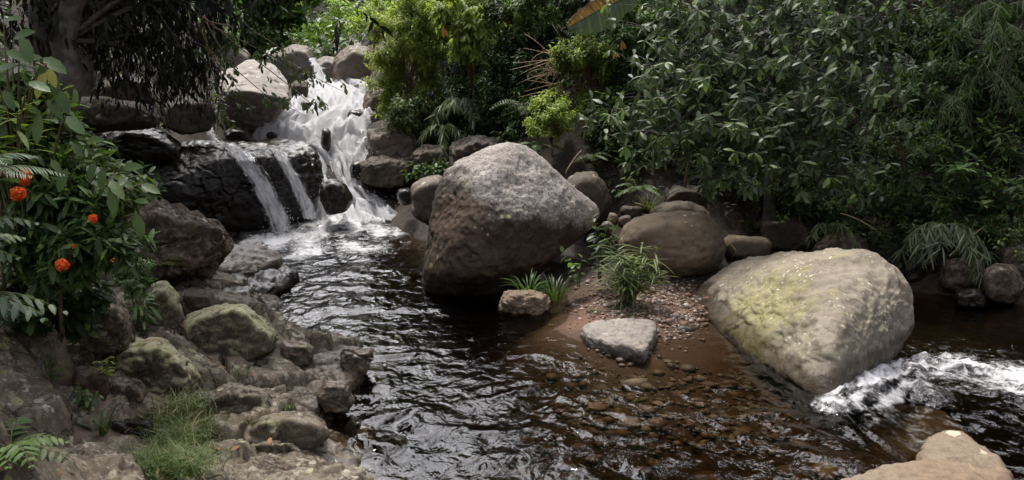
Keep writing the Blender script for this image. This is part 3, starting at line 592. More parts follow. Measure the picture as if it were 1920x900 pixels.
rock('rock', 'small dark rock at the right foot of the wet ledge', 'rock', block([(600, 345), (622, 332), (648, 342), (664, 370), (655, 392), (610, 400), (598, 370)], 15.2, .8), 'wet', 5, 12, .06, seed=22, crack=.02)
rock('rock', 'dark rock sticking out of the white water near the huge boulder', 'rock', outl(egg(742, 352, 776, 386, 12), 14.9, .5), 'wet', 4, 12, .05, seed=23)
rock('boulder', 'big boulder with a pale flat top and black underside above the wet ledge', 'boulder', [P(*q) for q in [(408, 172, 17.6), (414, 135, 18.6), (465, 110, 19.4), (512, 120, 19.4), (538, 150, 18.8), (540, 192, 17.7), (470, 170, 17.3), (415, 185, 17.6), (534, 205, 18), (500, 238, 18.3), (430, 255, 18.4), (418, 225, 18), (440, 200, 20), (520, 200, 20)]], 'pale', 6, 24, .03, seed=24)
rock('boulder', 'long low mossy boulder lying like a log in the left shade', 'boulder', outl([(120, 190), (170, 176), (290, 196), (310, 215), (300, 243), (150, 250), (120, 230)], 13.6, 1.0), 'dark', 6, 12, .05, seed=25)
FAR = [(508, 84, 592, 152, 27, 'far', 'rounded boulder left of the small upper cascade'), (585, 104, 642, 152, 25.5, 'far', 'boulder directly right of the small upper cascade'), (624, 84, 716, 166, 23.5, 'grey', 'large brown boulder at the head of the main waterfall'),
       (640, 74, 684, 108, 27, 'far', 'boulder resting behind the large brown one at the waterfall head'), (612, 74, 646, 104, 29, 'far', 'small upright boulder at the very top of the stream'), (545, 150, 580, 190, 21, 'dark', 'dark stone left of the top of the main waterfall'),
       (355, 110, 420, 150, 22, 'far', 'low pale boulder behind the drooping branch'), (395, 88, 470, 126, 26, 'far', 'flat topped boulder under the leafy upper left bank'), (345, 165, 410, 200, 20, 'pale', 'pale stone left of the flat topped boulder'),
       (185, 140, 300, 200, 17, 'dark', 'rounded boulder in deep shade under the left tree'), (300, 180, 405, 245, 16.3, 'dark', 'mossy rock next to the long low boulder'), (140, 130, 200, 190, 18, 'pale', 'pale rock seen between the left tree trunk and the shade'),
       (60, 40, 130, 90, 20, 'pale', 'pale rock high behind the left tree trunk'), (420, 236, 470, 262, 17.4, 'wet', 'small wet stone on the back edge of the wet ledge'), (505, 60, 560, 92, 33, 'far', 'distant boulder below the hanging forest')]
for k, (x0, y0, x1, y1, D, mt, lb) in enumerate(FAR):
    rock('boulder', lb, 'boulder', block(egg(x0, y0, x1, y1 + 8, 50 + k, 7, .75), D, (x1 - x0) / F * D * .9), mt, 5, 20, .06, 2, seed=50 + k)
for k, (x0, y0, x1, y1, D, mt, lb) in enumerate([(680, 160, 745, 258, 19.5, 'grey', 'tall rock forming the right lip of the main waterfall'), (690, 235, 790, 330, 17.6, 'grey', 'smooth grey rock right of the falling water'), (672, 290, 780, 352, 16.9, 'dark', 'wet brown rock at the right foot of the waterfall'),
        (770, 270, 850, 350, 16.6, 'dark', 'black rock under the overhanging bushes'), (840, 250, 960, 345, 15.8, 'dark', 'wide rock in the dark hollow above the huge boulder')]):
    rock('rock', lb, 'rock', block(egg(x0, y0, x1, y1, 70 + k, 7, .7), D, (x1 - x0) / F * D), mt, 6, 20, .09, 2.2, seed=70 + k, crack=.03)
for k, (x0, y0, x1, y1, D, lb) in enumerate([(498, 246, 522, 266, 17.9, 'jagged dark rock splitting the upper white water'), (560, 186, 612, 214, 19.6, 'tan brown rock showing through the upper lip of the waterfall'), (600, 240, 622, 290, 17.8, 'narrow dark rock between two tongues of the waterfall'), (655, 300, 690, 345, 17, 'dark rock low in the right side of the waterfall'), (640, 205, 690, 240, 18.9, 'brown rock washed over by the right side of the waterfall')]):
    rock('rock', lb, 'rock', outl(egg(x0, y0, x1, y1, 80 + k, 8), D, .35), 'wet', 4, 12, .07, seed=80 + k)
# left bank
rock('rock', 'big sloping brown rock above the dark pool on the left bank', 'rock', block([(235, 420), (262, 385), (300, 378), (350, 392), (395, 420), (425, 455), (410, 500), (330, 530), (250, 520)], 9.9, 2.2), 'dirtrock', 7, 20, .11, 2, seed=90, crack=.05, lay=.05)
rock('rock', 'low black wet tongue of rock reaching into the pool', 'rock', slab([(330, 525), (380, 490), (450, 466), (520, 480), (556, 502), (520, 530), (440, 560), (350, 575)], .16, .45, .05), 'wet', 6, 13, .07, 2.4, seed=91, crack=.03, lay=.03)
rock('rock', 'second wet rock step behind the black tongue', 'rock', slab([(375, 478), (430, 455), (490, 458), (530, 478), (480, 500), (400, 505)], .30, .35, .05), 'shelf', 5, 13, .07, 2.4, seed=92, crack=.03)
rock('rock', 'large flat faced rock spotted with yellow lichen at the water edge', 'rock', block([(336, 610), (355, 588), (420, 566), (460, 568), (522, 628), (516, 655), (470, 670), (440, 690), (390, 700), (345, 680)], 7.75, .95, .86), 'lichen', 6, 34, .045, 2, seed=93, crack=.02)
rock('rock', 'upright lichen rock beside the leafy clump', 'rock', block([(268, 560), (285, 530), (315, 525), (340, 560), (346, 600), (330, 640), (280, 640)], 7.9, .7), 'lichen', 5, 18, .05, 2, seed=94, crack=.03)
rock('rock', 'grey tilted block under the orange flowered bush', 'rock', block([(148, 600), (185, 560), (215, 556), (245, 590), (252, 660), (190, 672), (140, 660)], 6.6, .7), 'bank', 6, 22, .04, 2, seed=95, crack=.03)
rock('rock', 'thin upright slab leaning by the leafy clump', 'rock', block([(205, 556), (228, 552), (250, 620), (252, 640), (238, 640), (222, 600)], 6.75, .3), 'bank', 5, 24, .04, 2, seed=96)
rock('rock', 'cracked lichen covered slab in the middle of the left bank', 'rock', block([(190, 660), (240, 634), (300, 632), (345, 660), (376, 705), (360, 735), (270, 742), (200, 715)], 6.75, 1.0), 'lichen', 6, 26, .06, 2, seed=97, crack=.04, lay=.02)
rock('rock', 'wide flat wet shelf sloping into the river', 'rock', slab([(385, 700), (450, 668), (530, 650), (640, 642), (694, 655), (668, 695), (650, 730), (590, 770), (500, 790), (410, 775)], .13, .4, .04), 'shelf', 7, 14, .05, 2.5, seed=98, crack=.035, lay=.03)
rock('rock', 'low rounded rock with a dark wet side below the wet shelf', 'rock', block([(440, 800), (480, 775), (560, 768), (612, 785), (628, 815), (590, 850), (500, 862), (440, 840)], 6.25, .8), 'bank', 6, 12, .05, 2, seed=99, crack=.03, lay=.02)
rock('rock', 'rough brown rock joining the wet shelf to the grass tuft', 'rock', block([(380, 740), (430, 715), (500, 730), (520, 765), (470, 800), (400, 810), (375, 775)], 6.5, .7), 'bank', 6, 14, .07, 2.4, seed=100, crack=.04, lay=.02)
rock('rock', 'broad brown rock running along the bottom edge below the wet shelf', 'rock', slab([(352, 890), (400, 850), (470, 832), (560, 834), (630, 862), (700, 884), (720, 960), (560, 1010), (380, 980)], .24, .5, .06), 'bank', 7, 13, .05, 2.2, seed=101, crack=.03, lay=.025)
rock('rock', 'rounded olive brown rock beside the yellow cane', 'rock', slab([(60, 862), (130, 824), (210, 826), (262, 860), (285, 905), (250, 960), (120, 985), (40, 920)], .66, .5, .06), 'bank', 7, 12, .05, 2.2, seed=102, crack=.025, lay=.025)
for k, (x0, y0, x1, y1, D, mt, lb) in enumerate([(196, 710, 268, 790, 6.1, 'bank', 'rounded rock with a white lichen splash left of the grass tuft'), (196, 780, 300, 850, 5.85, 'wet', 'dripping black rock between the grass tuft and the olive brown rock'), (128, 690, 200, 770, 6.0, 'dirtrock', 'brown rock sprinkled with pale spots above the small herb'),
        (92, 724, 128, 756, 5.8, 'grey', 'smooth egg shaped grey pebble set in the brown bank'), (-10, 725, 50, 800, 5.3, 'dirtrock', 'reddish brown rock under the big fronds'), (40, 740, 130, 830, 5.6, 'dirtrock', 'dark brown rock with pale spots under the egg shaped pebble'),
        (30, 812, 90, 850, 5.2, 'grey', 'small grey stone behind the yellow cane'), (100, 640, 175, 705, 6.4, 'bank', 'half hidden rock in the shade under the flowered bush'), (300, 735, 390, 800, 6.35, 'wet', 'dark rock behind the grass tuft'),
        (420, 820, 580, 872, 6.05, 'bank', 'tan flat stone wedged above the broad bottom rock'), (340, 545, 400, 600, 8.3, 'dark', 'small black rock between two lichen rocks'), (520, 640, 580, 675, 7.9, 'shelf', 'small dark rock at the tip of the flat faced lichen rock'), (640, 655, 694, 690, 7.85, 'shelf', 'jagged rock on the outer edge of the wet shelf'),
        (600, 715, 655, 765, 6.95, 'shelf', 'smooth rounded lump at the water side of the wet shelf')]):
    rock('rock', lb, 'rock', block(egg(x0 - 8, y0 - 2, x1 + 10, y1 + 8, 110 + k, 6, .6), D, (x1 - x0) / F * D * 1.1), mt, 6, 26, .08, 2.2, seed=110 + k, crack=.03, lay=.02)
# right bank foot
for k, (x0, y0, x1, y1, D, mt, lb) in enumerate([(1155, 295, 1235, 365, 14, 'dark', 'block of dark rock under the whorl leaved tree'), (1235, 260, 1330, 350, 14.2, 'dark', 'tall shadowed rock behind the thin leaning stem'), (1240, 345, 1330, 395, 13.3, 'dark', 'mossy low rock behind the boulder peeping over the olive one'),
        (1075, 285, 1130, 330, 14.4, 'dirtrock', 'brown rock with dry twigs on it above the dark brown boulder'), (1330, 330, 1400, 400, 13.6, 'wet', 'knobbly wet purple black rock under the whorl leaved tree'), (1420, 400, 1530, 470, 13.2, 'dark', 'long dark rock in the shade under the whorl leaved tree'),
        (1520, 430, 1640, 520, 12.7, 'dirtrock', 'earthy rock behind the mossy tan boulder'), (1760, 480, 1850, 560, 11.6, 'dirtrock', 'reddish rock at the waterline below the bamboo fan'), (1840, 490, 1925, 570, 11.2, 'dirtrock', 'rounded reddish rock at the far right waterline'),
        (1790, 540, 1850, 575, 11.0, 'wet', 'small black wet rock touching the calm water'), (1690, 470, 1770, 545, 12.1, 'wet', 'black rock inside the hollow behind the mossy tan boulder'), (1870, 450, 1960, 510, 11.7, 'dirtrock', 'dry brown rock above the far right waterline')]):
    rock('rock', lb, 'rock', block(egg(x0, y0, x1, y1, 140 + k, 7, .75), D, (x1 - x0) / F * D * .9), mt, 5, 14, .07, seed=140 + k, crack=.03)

# gravel on the bar, cobbles on the bed
def pebbles(name, xy, sizes, mat, seed, flat=.6):
    r = np.random.RandomState(seed); d, Fc = ico(1 if len(xy) > 500 else 2); b = MB(); z = ground_z(xy[:, 0], xy[:, 1]); N = len(xy)
    ax = r.uniform(.6, 1.25, (N, 3)) * [1, 1, flat]; th = r.uniform(0, 6.28, N); V = d[None] * (1 + .12 * r.normal(size=(N, len(d), 1))) * ax[:, None] * sizes[:, None, None]
    x = V[..., 0] * np.cos(th)[:, None] - V[..., 1] * np.sin(th)[:, None]; y = V[..., 0] * np.sin(th)[:, None] + V[..., 1] * np.cos(th)[:, None]
    V = np.stack([x, y, V[..., 2]], -1) + np.stack([xy[:, 0], xy[:, 1], z + sizes * flat * .4], 1)[:, None]
    b.add(V.reshape(-1, 3), [(np.arange(N)[:, None, None] * len(d) + Fc[None]).reshape(-1, 3)], 0, np.repeat(r.uniform(size=N), len(d)))
    return tag(b.build(name, mat), kind='stuff')
def peb_mat(name='gravel', g=1.):
    q = NM(name); at = q.n('Attribute', attribute_name='tint'); cr = q.n('ValToRGB'); q.put(cr.inputs[0], at.outputs['Fac'])
    e = cr.color_ramp.elements; e[0].color = (.06, .04, .03, 1); e[1].color = (.45 * g, .38 * g, .33 * g, 1); x = e.new(.35); x.color = (.20 * g, .11 * g, .065 * g, 1); x = e.new(.7); x.color = (.19 * g, .16 * g, .14 * g, 1)
    pb = q.n('BsdfPrincipled', Roughness=.7); nn = q.noise(q.n('TexCoord').outputs['Object'], 60, 3); q.put(pb.inputs['Base Color'], q.mix(.5, cr.outputs[0], q.mix(nn, (.5, .5, .5), (1.3, 1.3, 1.3)), 'MULTIPLY')); return q.done(pb)
PEB = peb_mat(); COB = peb_mat('river_cobble', .45); r = np.random.RandomState(3)
N = 2600; px = r.normal(1220, 62, N); py = r.normal(585, 26, N); ok = (px > 1060) & (px < 1330) & (py < 655) & (py > 520); xy = np.array([G(a, c)[:2] for a, c in zip(px[ok], py[ok])]); pebbles('gravel', xy, r.gamma(2.2, .0058, len(xy)) + .006, PEB, 1)
N = 700; px = r.uniform(980, 1480, N); py = 660 + 130 * r.power(1.2, N) + .05 * (px - 1200); xy = np.array([G(a, c)[:2] for a, c in zip(px, py)]); pebbles('river_cobbles', xy, r.gamma(2, .012, N) + .010, COB, 2, .45)
N = 150; px = r.uniform(700, 1560, N); py = r.uniform(690, 900, N); xy = np.array([G(a, c)[:2] for a, c in zip(px, py)]); pebbles('river_cobbles', xy, r.gamma(2, .018, N) + .015, COB, 5, .35)
# ------------------------------------------------------------------ plants: builders
bpy.context.view_layer.update(); _dg = bpy.context.evaluated_depsgraph_get(); cam_o = Vector((0, 0, H))
def rest(px, py, up=.0):                      # the point of the bank or stone seen at a pixel
    ok_, loc, nn, idx, ob, mx = S.ray_cast(_dg, cam_o, Vector(ray(px, py)).normalized())
    return np.array(loc) + [0, 0, up] if ok_ else G(px, py)
RT = {k: rest(*k) for k in [(160, 765), (198, 700), (208, 680), (95, 705), (190, 812), (330, 830), (300, 800), (360, 810), (310, 885), (350, 880), (275, 880), (540, 762), (470, 795), (262, 612), (300, 500), (20, 850), (340, 770), (500, 760), (455, 700), (610, 760)]}
LT = [rest(*k) for k in [(398, 586), (395, 455), (390, 468), (545, 665), (400, 840), (450, 838), (118, 885), (140, 892), (300, 640), (1300, 606), (1390, 480), (1330, 560), (505, 838), (410, 690), (480, 705), (345, 612), (1250, 520), (1160, 590), (575, 690), (240, 840)]]
CN = [rest(6, 884, .015), rest(64, 868, .02)]
UP = np.array([0, 0, 1.])
def ball(r, N): return nrm(r.normal(size=(N, 3)))
def bez(a, c, d, n=8):
    t = np.linspace(0, 1, n)[:, None]; return (1 - t) ** 2 * a + 2 * t * (1 - t) * c + t * t * d
def sprigs(b, r, ends, dirs, K, seg, L, W, mode='alt', spread=1.0, sag=.25, prof=(.75, 1.), droop=.25, tint=(.2, .6), mat=0, lod=1, tipnew=.12, wob=.35, fold=.18):
    """leaves on T twig ends: 'alt' spaced along the twig, 'whorl' radiating from its tip"""
    T = len(ends); dirs = nrm(dirs); N = T * K; e = np.repeat(ends, K, 0); d = np.repeat(dirs, K, 0); k = np.tile(np.arange(K), T)
    ref = nrm(np.cross(d, UP + .01)); bi = np.cross(ref, d); az = k * 2.4 + np.repeat(r.uniform(0, 6.28, T), K) + r.normal(size=N) * wob
    if mode == 'pair': az = np.where(k % 2 == 0, 0, math.pi) + r.normal(size=N) * wob
    if mode == 'whorl': az = k * 2 * math.pi / K + np.repeat(r.uniform(0, 6.28, T), K) + r.normal(size=N) * .2
    side = ref * np.cos(az)[:, None] + bi * np.sin(az)[:, None]
    t = (k + .5) / K if mode != 'whorl' else np.ones(N)
    pos = e - d * ((1 - t) * seg)[:, None]
    ax = d * (.45 + .5 * (t > .85))[:, None] + side * spread + np.array([0, 0, -1.]) * sag + r.normal(size=(N, 3)) * .18
    if mode == 'whorl': ax = d * .25 + side * spread + np.array([0, 0, -1.]) * sag + r.normal(size=(N, 3)) * .15
    up = UP * 1.0 + d * .35 + r.normal(size=(N, 3)) * .3
    s = r.uniform(.6, 1.2, N) * (np.where(t > .9, .75, 1) if mode != 'whorl' else 1)
    tw = r.uniform(tint[0], tint[1], T); new = (r.uniform(size=T) < tipnew) * r.uniform(.25, .5, T)
    ti = np.repeat(tw, K) + r.normal(size=N) * .06 + np.repeat(new, K) * (t > .55)
    b.leaves(pos, ax, up, L * s, W * s, prof, fold, droop, np.clip(ti, 0, 1), mat, lod)
def clumps(r, c, rad, M, inner=.35):           # uneven crown: centres of leaf masses inside an ellipsoid
    return c + ball(r, M) * (inner + (1 - inner) * r.uniform(size=(M, 1)) ** .5) * rad
def crown_twigs(r, c, rad, M, per, crad, upb=.35):
    cc = clumps(r, c, rad, M); e = np.repeat(cc, per, 0) + ball(r, M * per) * r.uniform(.3, 1, (M * per, 1)) ** .6 * crad
    d = nrm((e - c) / np.maximum(rad, .01)) + nrm(e - np.repeat(cc, per, 0)) * .8 + UP * upb + r.normal(size=e.shape) * .25
    return cc, e, d
def woody(name, label, cat, base, c, rad, M, per, crad, K, seg, L, W, lm, bm='bark', trad=.06, group=None, seed=0, mode='alt', lod=1, limbs=True, upb=.35, pname=('trunk', 'crown'), twigs=.0, **kw):
    """a tree or shrub: Empty > trunk (with its limbs), crown"""
    r = np.random.RandomState(seed); base = np.asarray(base, float); c = np.asarray(c, float); rad = np.asarray(rad, float) * np.ones(3)
    root = empty(name, base, label, cat, group); c0 = c - base
    cc, e, d = crown_twigs(r, c0, rad, M, per, crad, upb)
    b = MB(); top = c0 * .75; b.tube(bez(np.zeros(3) - [0, 0, .25], np.array([c0[0] * .1, c0[1] * .1, c0[2] * .5]), top, 9), np.linspace(trad, trad * .5, 9), 8)
    if limbs:
        for q in cc[:60]: b.tube(bez(top * r.uniform(.45, 1), (top + q) / 2 + [0, 0, .15 * rad[2]], q, 6), np.linspace(trad * .38, trad * .08, 6), 5)
    if twigs:
        for i in r.choice(len(e), min(len(e), 500), False): b.tube(np.stack([e[i] - nrm(d[i]) * seg * 1.6 - [0, 0, .02], e[i]]), [twigs, twigs * .5], 3)
    b.build(pname[0], M_(bm), root)
    b = MB(); sprigs(b, r, e, d, K, seg, L, W, mode, lod=lod, **kw); b.build(pname[1], M_(lm), root); return root
def M_(k): return M[k] if isinstance(k, str) else [M[x] for x in k]
def stems_plant(name, label, cat, base, n, h, lean, K, L, W, lm, group=None, seed=0, prof=(.9, .8), droop=.35, sag=.15, spread=.9, tint=(.3, .6), from_t=.25, mode='alt', stemr=.006, dirb=(0, 0, 0), tipnew=.25, lod=1):
    """upright leafy stems from one base: stems and leaves"""
    r = np.random.RandomState(seed); root = empty(name, base, label, cat, group); b = MB(); f = MB()
    for i in range(n):
        a = r.uniform(0, 6.28); hh = h * r.uniform(.55, 1.1); s0 = np.array([math.cos(a), math.sin(a), 0]) * lean * .25 * r.uniform(0, 1)
        tip = np.array([math.cos(a) * lean * r.uniform(.3, 1), math.sin(a) * lean * r.uniform(.3, 1), hh]) + np.array(dirb) * r.uniform(.6, 1.2)
        pts = bez(s0 - [0, 0, .05], np.array([s0[0], s0[1], hh * .6]), tip, 9); b.tube(pts, np.linspace(stemr, stemr * .4, 9), 5)
        t = np.linspace(from_t, 1, K); pos = np.stack([np.interp(t, np.linspace(0, 1, 9), pts[:, j]) for j in range(3)], 1); dd = nrm(np.stack([np.interp(t, np.linspace(0, 1, 9), np.gradient(pts[:, j])) for j in range(3)], 1))
        az = np.arange(K) * (2.4 if mode == 'alt' else math.pi / 2) + a + r.normal(size=K) * .3; ref = nrm(np.cross(dd, [.3, .9, .1])); bi = np.cross(dd, ref)
        side = ref * np.cos(az)[:, None] + bi * np.sin(az)[:, None]; ax = dd * (.35 + .6 * (t > .9))[:, None] + side * spread + [0, 0, -sag] + r.normal(size=(K, 3)) * .12
        s = r.uniform(.75, 1.1, K) * np.where(t > .9, .7, 1.); new = .3 * (t > .8) * (r.uniform() < tipnew * 2)
        f.leaves(pos, ax, UP + .25 * r.normal(size=(K, 3)), L * s, W * s, prof, .18, droop, np.clip(r.uniform(tint[0], tint[1], K) + new, 0, 1), 0, lod)
    b.build('stems', M['stem'], root)['kind'] = 'stuff'; f.build('foliage', M_(lm), root); return root
def blades(b, r, base, n, h, w, lean=.6, tint=(.3, .7), spread=.03, nseg=5, dirb=(0, 0, 0), mat=0):
    """arching grass blades"""
    for i in range(n):
        a = r.uniform(0, 6.28); hh = h * r.uniform(.5, 1.1); o = np.array(base) + np.array([math.cos(a), math.sin(a), 0]) * spread * r.uniform(0, 1) ** .5
        dr = np.array([math.cos(a), math.sin(a), 0]) + np.array(dirb); ln = lean * r.uniform(.4, 1.2)
        t = np.linspace(0, 1, nseg); pts = o + dr * (ln * hh * t ** 1.6)[:, None] + UP * (hh * (t - .55 * ln * t ** 2.4))[:, None]
        sd = nrm(np.cross(dr, UP)); ww = w * r.uniform(.7, 1.2) * np.array([.7, 1, .9, .6, .02][:nseg] if nseg == 5 else np.linspace(1, .05, nseg)) / 2
        v = np.concatenate([pts - sd * ww[:, None], pts + sd * ww[:, None]]); i0 = np.arange(nseg - 1)
        b.add(v, [np.stack([i0, i0 + nseg, i0 + nseg + 1, i0 + 1], 1)], mat, r.uniform(*tint))
def frond(b, r, pts, n, L, W, tint=(.3, .55), droop=.2, stemr=.004, mat=0, smat=1, sweep=.5, taper=True, prof=(1., .75), up=UP, fold=.15):
    """one pinnate frond along a midrib"""
    pts = np.asarray(pts, float); m = len(pts); b.tube(pts, np.linspace(stemr, stemr * .3, m), 4, smat)
    t = np.linspace(.12, 1, n); k = np.linspace(0, 1, m); pos = np.stack([np.interp(t, k, pts[:, j]) for j in range(3)], 1); dd = nrm(np.stack([np.interp(t, k, np.gradient(pts[:, j])) for j in range(3)], 1))
    s = nrm(np.cross(dd, up)); sz = (np.sin(np.pi * (.12 + .86 * t)) ** .6 if taper else np.ones(n)); ti = r.uniform(*tint)
    for sg in (-1, 1):
        ax = s * sg + dd * sweep + r.normal(size=(n, 3)) * .06 - UP * .12
        b.leaves(pos, ax, np.asarray(up) + r.normal(size=(n, 3)) * .12, L * sz, W * (sz * .4 + .6), prof, fold, droop, np.clip(ti + r.normal(size=n) * .05, 0, 1), mat)
def fern(name, label, base, n, ln, L, W, lm, seed, arc=.6, group=None, cat='fern', dirb=(0, 0, 0), k=16, **kw):
    r = np.random.RandomState(seed); root = empty(name, base, label, cat, group)
    for i in range(n):
        b = MB(); a = i * 2.4 + r.uniform(-.3, .3); l = ln * r.uniform(.7, 1.1); d = nrm(np.array([math.cos(a), math.sin(a), 0]) + np.array(dirb)); up = .5 + .5 * r.uniform()
        frond(b, r, bez(np.zeros(3), d * l * .35 + UP * l * up * .7, d * l + UP * l * (up * .75 - arc), 9), k, L, W, **kw); b.build('frond', M_(lm), root)
    return root

# ------------------------------------------------------------------ forest behind and above
def gpt(x, y, dz=0): return np.array([x, y, float(ground_z(x, y)[0]) + dz])
FT = [(-9, 36, 4.5), (-5.5, 40, 4.5), (-2, 44, 5), (1.5, 41, 4.5), (4.5, 37, 4.5), (-12.5, 31, 6), (8, 33, 6), (-7.5, 29.5, 3.5), (-1, 36, 4), (2.8, 32, 4), (-16, 24, 9), (-4, 33, 3.5), (0.5, 55, 6), (-8, 52, 6), (9, 46, 7)]
for i, (x, y, h) in enumerate(FT):
    bs = gpt(x, y); r = np.random.RandomState(200 + i)
    woody('forest_tree', 'tree of the dark forest wall closing the valley behind the waterfall', 'tree', bs, bs + [r.uniform(-.5, .5), -.6, h * .50], [h * .30, h * .26, h * .52], 26, 26, h * .095, 7, .6, .34, .17, 'l_mid' if i % 3 else 'l_bright', trad=.16, seed=200 + i, lod=0,
          group='forest trees behind the waterfall', tint=(.05, .6), sag=.35)
HT = [(9.5, 17, 12, 'l_shade'), (12.5, 14, 11, 'l_shade'), (5.5, 19, 12, 'l_shade'), (15, 20, 14, 'l_shade'), (2.2, 21.5, 9, 'l_mid')]  # unseen trees put above the frame to darken the right bank
for i, (x, y, h, lm) in enumerate(HT):
    bs = gpt(x, y)
    woody('added_hillside_tree', 'unseen tall tree added high on the right hillside to darken the bank', 'tree', bs, bs + [-.8, -1.2, h * .62], [h * .34, h * .30, h * .36], 30, 26, h * .09, 7, .6, .34, .17, lm, trad=.2, seed=230 + i, lod=0, group='added shading trees of the right hillside', tint=(.05, .6), sag=.35)
for i, (x, y, h) in enumerate([(-6.2, 12.0, 9), (-7.5, 8.5, 9), (-7.4, 15.5, 8.5)]):  # out of view, added to throw shade on the upper left
    bs = gpt(x, y)
    woody('added_hillside_tree', 'unseen tall tree added on the left bank to shade the upper left', 'tree', bs, bs + [.9, 0, h * .66], [h * .32, h * .30, h * .30], 30, 26, h * .09, 7, .6, .34, .17, 'l_shade', trad=.2, seed=240 + i, lod=0, group='added shading trees of the left bank', tint=(.05, .6), sag=.35)
# a mass of leaves hugging the slopes: nobody could count it
def slope_leaves(name, mat, xy, L, W, seed, lift, lod=0, tint=(.05, .55), clump=.0):
    r = np.random.RandomState(seed); N = len(xy); z = ground_z(xy[:, 0], xy[:, 1]); e = .12
    nx = -(ground_z(xy[:, 0] + e, xy[:, 1], False) - ground_z(xy[:, 0] - e, xy[:, 1], False)) / (2 * e); ny = -(ground_z(xy[:, 0], xy[:, 1] + e, False) - ground_z(xy[:, 0], xy[:, 1] - e, False)) / (2 * e)
    n = nrm(np.stack([nx, ny, np.ones(N)], 1)); h = np.clip(.5 + .9 * fbm(np.stack([xy[:, 0], xy[:, 1], z], 1) * 1.3, 3), .03, 1.5)
    pos = np.stack([xy[:, 0], xy[:, 1], z], 1) + n * (r.uniform(0, 1, N) * h * lift)[:, None]; K = 5
    b = MB(); sprigs(b, r, pos, n * .7 + UP * .4 + r.normal(size=(N, 3)) * .5, K, .22, L, W, tint=tint, lod=lod, sag=.4); return tag(b.build(name, M[mat]), kind='stuff')
r = np.random.RandomState(5)
# right bank, dense and dark
N = 9000; u = r.uniform(0, 1, N); v = r.uniform(0, 1, N) ** 1.5; fx = np.interp(u, np.linspace(0, 1, len(foot) - 4 + 1), [p[0] for p in foot[:6]] + [11.5]); fy = np.interp(u, np.linspace(0, 1, len(foot) - 4 + 1), [p[1] for p in foot[:6]] + [10.2])
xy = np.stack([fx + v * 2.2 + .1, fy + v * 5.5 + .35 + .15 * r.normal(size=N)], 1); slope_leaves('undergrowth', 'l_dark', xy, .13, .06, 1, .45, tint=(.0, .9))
N = 5200; xy = np.stack([r.uniform(-1.6, 2.6, N), r.uniform(15.6, 22, N)], 1); xy = xy[(xy[:, 0] > -1.9 + (xy[:, 1] - 15) * .12)]; slope_leaves('undergrowth', 'l_mid', xy, .14, .065, 2, .6, tint=(.0, .5))
N = 6000; xy = np.stack([r.uniform(-14, 12, N), r.uniform(26, 46, N)], 1); slope_leaves('undergrowth', 'l_mid', xy, .3, .15, 3, 1.2, tint=(.1, .7))
N = 3600; xy = np.stack([r.uniform(-12, -3.6, N), r.uniform(4, 26, N)], 1); xy = xy[(xy[:, 0] < -.30 * xy[:, 1] - 1.6) ]; slope_leaves('undergrowth', 'l_dark', xy, .18, .09, 4, .7)

# ------------------------------------------------------------------ right bank plants
bs = P(1440, 400, 13.1); bs[2] = ground_z(bs[0], bs[1])[0]
root = empty('whorled_tree', bs, 'wide grey green tree with whorls of blunt leaves spreading over the right bank', 'tree')
r = np.random.RandomState(300); tr = MB(); cr = MB(); E = []; Dd = []
trunk = bez(np.array([0, 0, -.3]), np.array([.1, .1, 1.4]), P(1440, 60, 12.7) - bs, 10); tr.tube(trunk, np.linspace(.11, .05, 10), 8)
ctr = P(1430, 190, 12.6)
tips = [(1150, 205, 11.6), (1185, 120, 11.9), (1230, 60, 12), (1290, 20, 12), (1165, 265, 11.5), (1240, 250, 11.2), (1310, 150, 11.4), (1320, 235, 11), (1390, 90, 11.6), (1400, 190, 11), (1400, 300, 11.1), (1330, 330, 11.3), (1480, 30, 11.8), (1490, 120, 11.2), (1480, 215, 10.9), (1520, 300, 11.1),
        (1560, 60, 11.6), (1590, 150, 11.2), (1580, 230, 11), (1640, 40, 11.8), (1680, 20, 11.9), (1670, 180, 11.4), (1640, 260, 11.2), (1600, 340, 11.3), (1550, 350, 11.4), (1210, 180, 11.5), (1270, 190, 11.3), (1440, 260, 11), (1270, 310, 11.4), (1350, 60, 11.8), (1440, -30, 11.9), (1300, -40, 12), (1560, -40, 12), (1660, -50, 12.1),
        (1710, 110, 11.7), (1390, 240, 10.8), (1540, 190, 10.9), (1200, 235, 11.6), (1450, 330, 11.2), (1310, 100, 11.7), (1220, 5, 12.2)]
for px, py, D in tips:
    tip = P(px, py, D) - bs; j = r.randint(4, 10); s = trunk[j]; mid = (s + tip) / 2 + [0, 0, .25]; path = bez(s, mid, tip, 9); tr.tube(path, np.linspace(.028, .007, 9), 5)
    out = nrm(tip - (ctr - bs)) + np.array([0, -.35, 0])
    for q in range(36):
        t = r.uniform(.55, 1.05); p0 = path[min(8, int(t * 8))]; off = r.normal(size=3) * [.26, .22, .13] + out * r.uniform(-.1, .22)
        e = p0 + off; E.append(e); Dd.append(nrm(out * .8 + off + UP * .15 + r.normal(size=3) * .3)); tr.tube(np.stack([p0, (p0 + e) / 2 + [0, 0, .03], e]), [.006, .005, .003], 3)
E = np.array(E); Dd = np.array(Dd)
sprigs(cr, r, E, Dd, 6, .05, .15, .06, 'whorl', spread=.95, sag=.55, prof=(.6, 1.), droop=.3, tint=(.1, .72), tipnew=.04, wob=.5)
tr.build('trunk', M['bark'], root); cr.build('crown', M['l_tree'], root)
b = MB(); e = P(1312, 225, 11.8); e0 = P(1284, 350, 12.4); b.tube(np.stack([e0, P(1292, 300, 12.1), P(1303, 260, 12), e]), [.022, .018, .015, .01], 6); tag(b.build('sapling_stem', M['twig'], loc=e0), 'thin brown leaning stem rising under the left edge of the whorl leaved tree', 'stem')

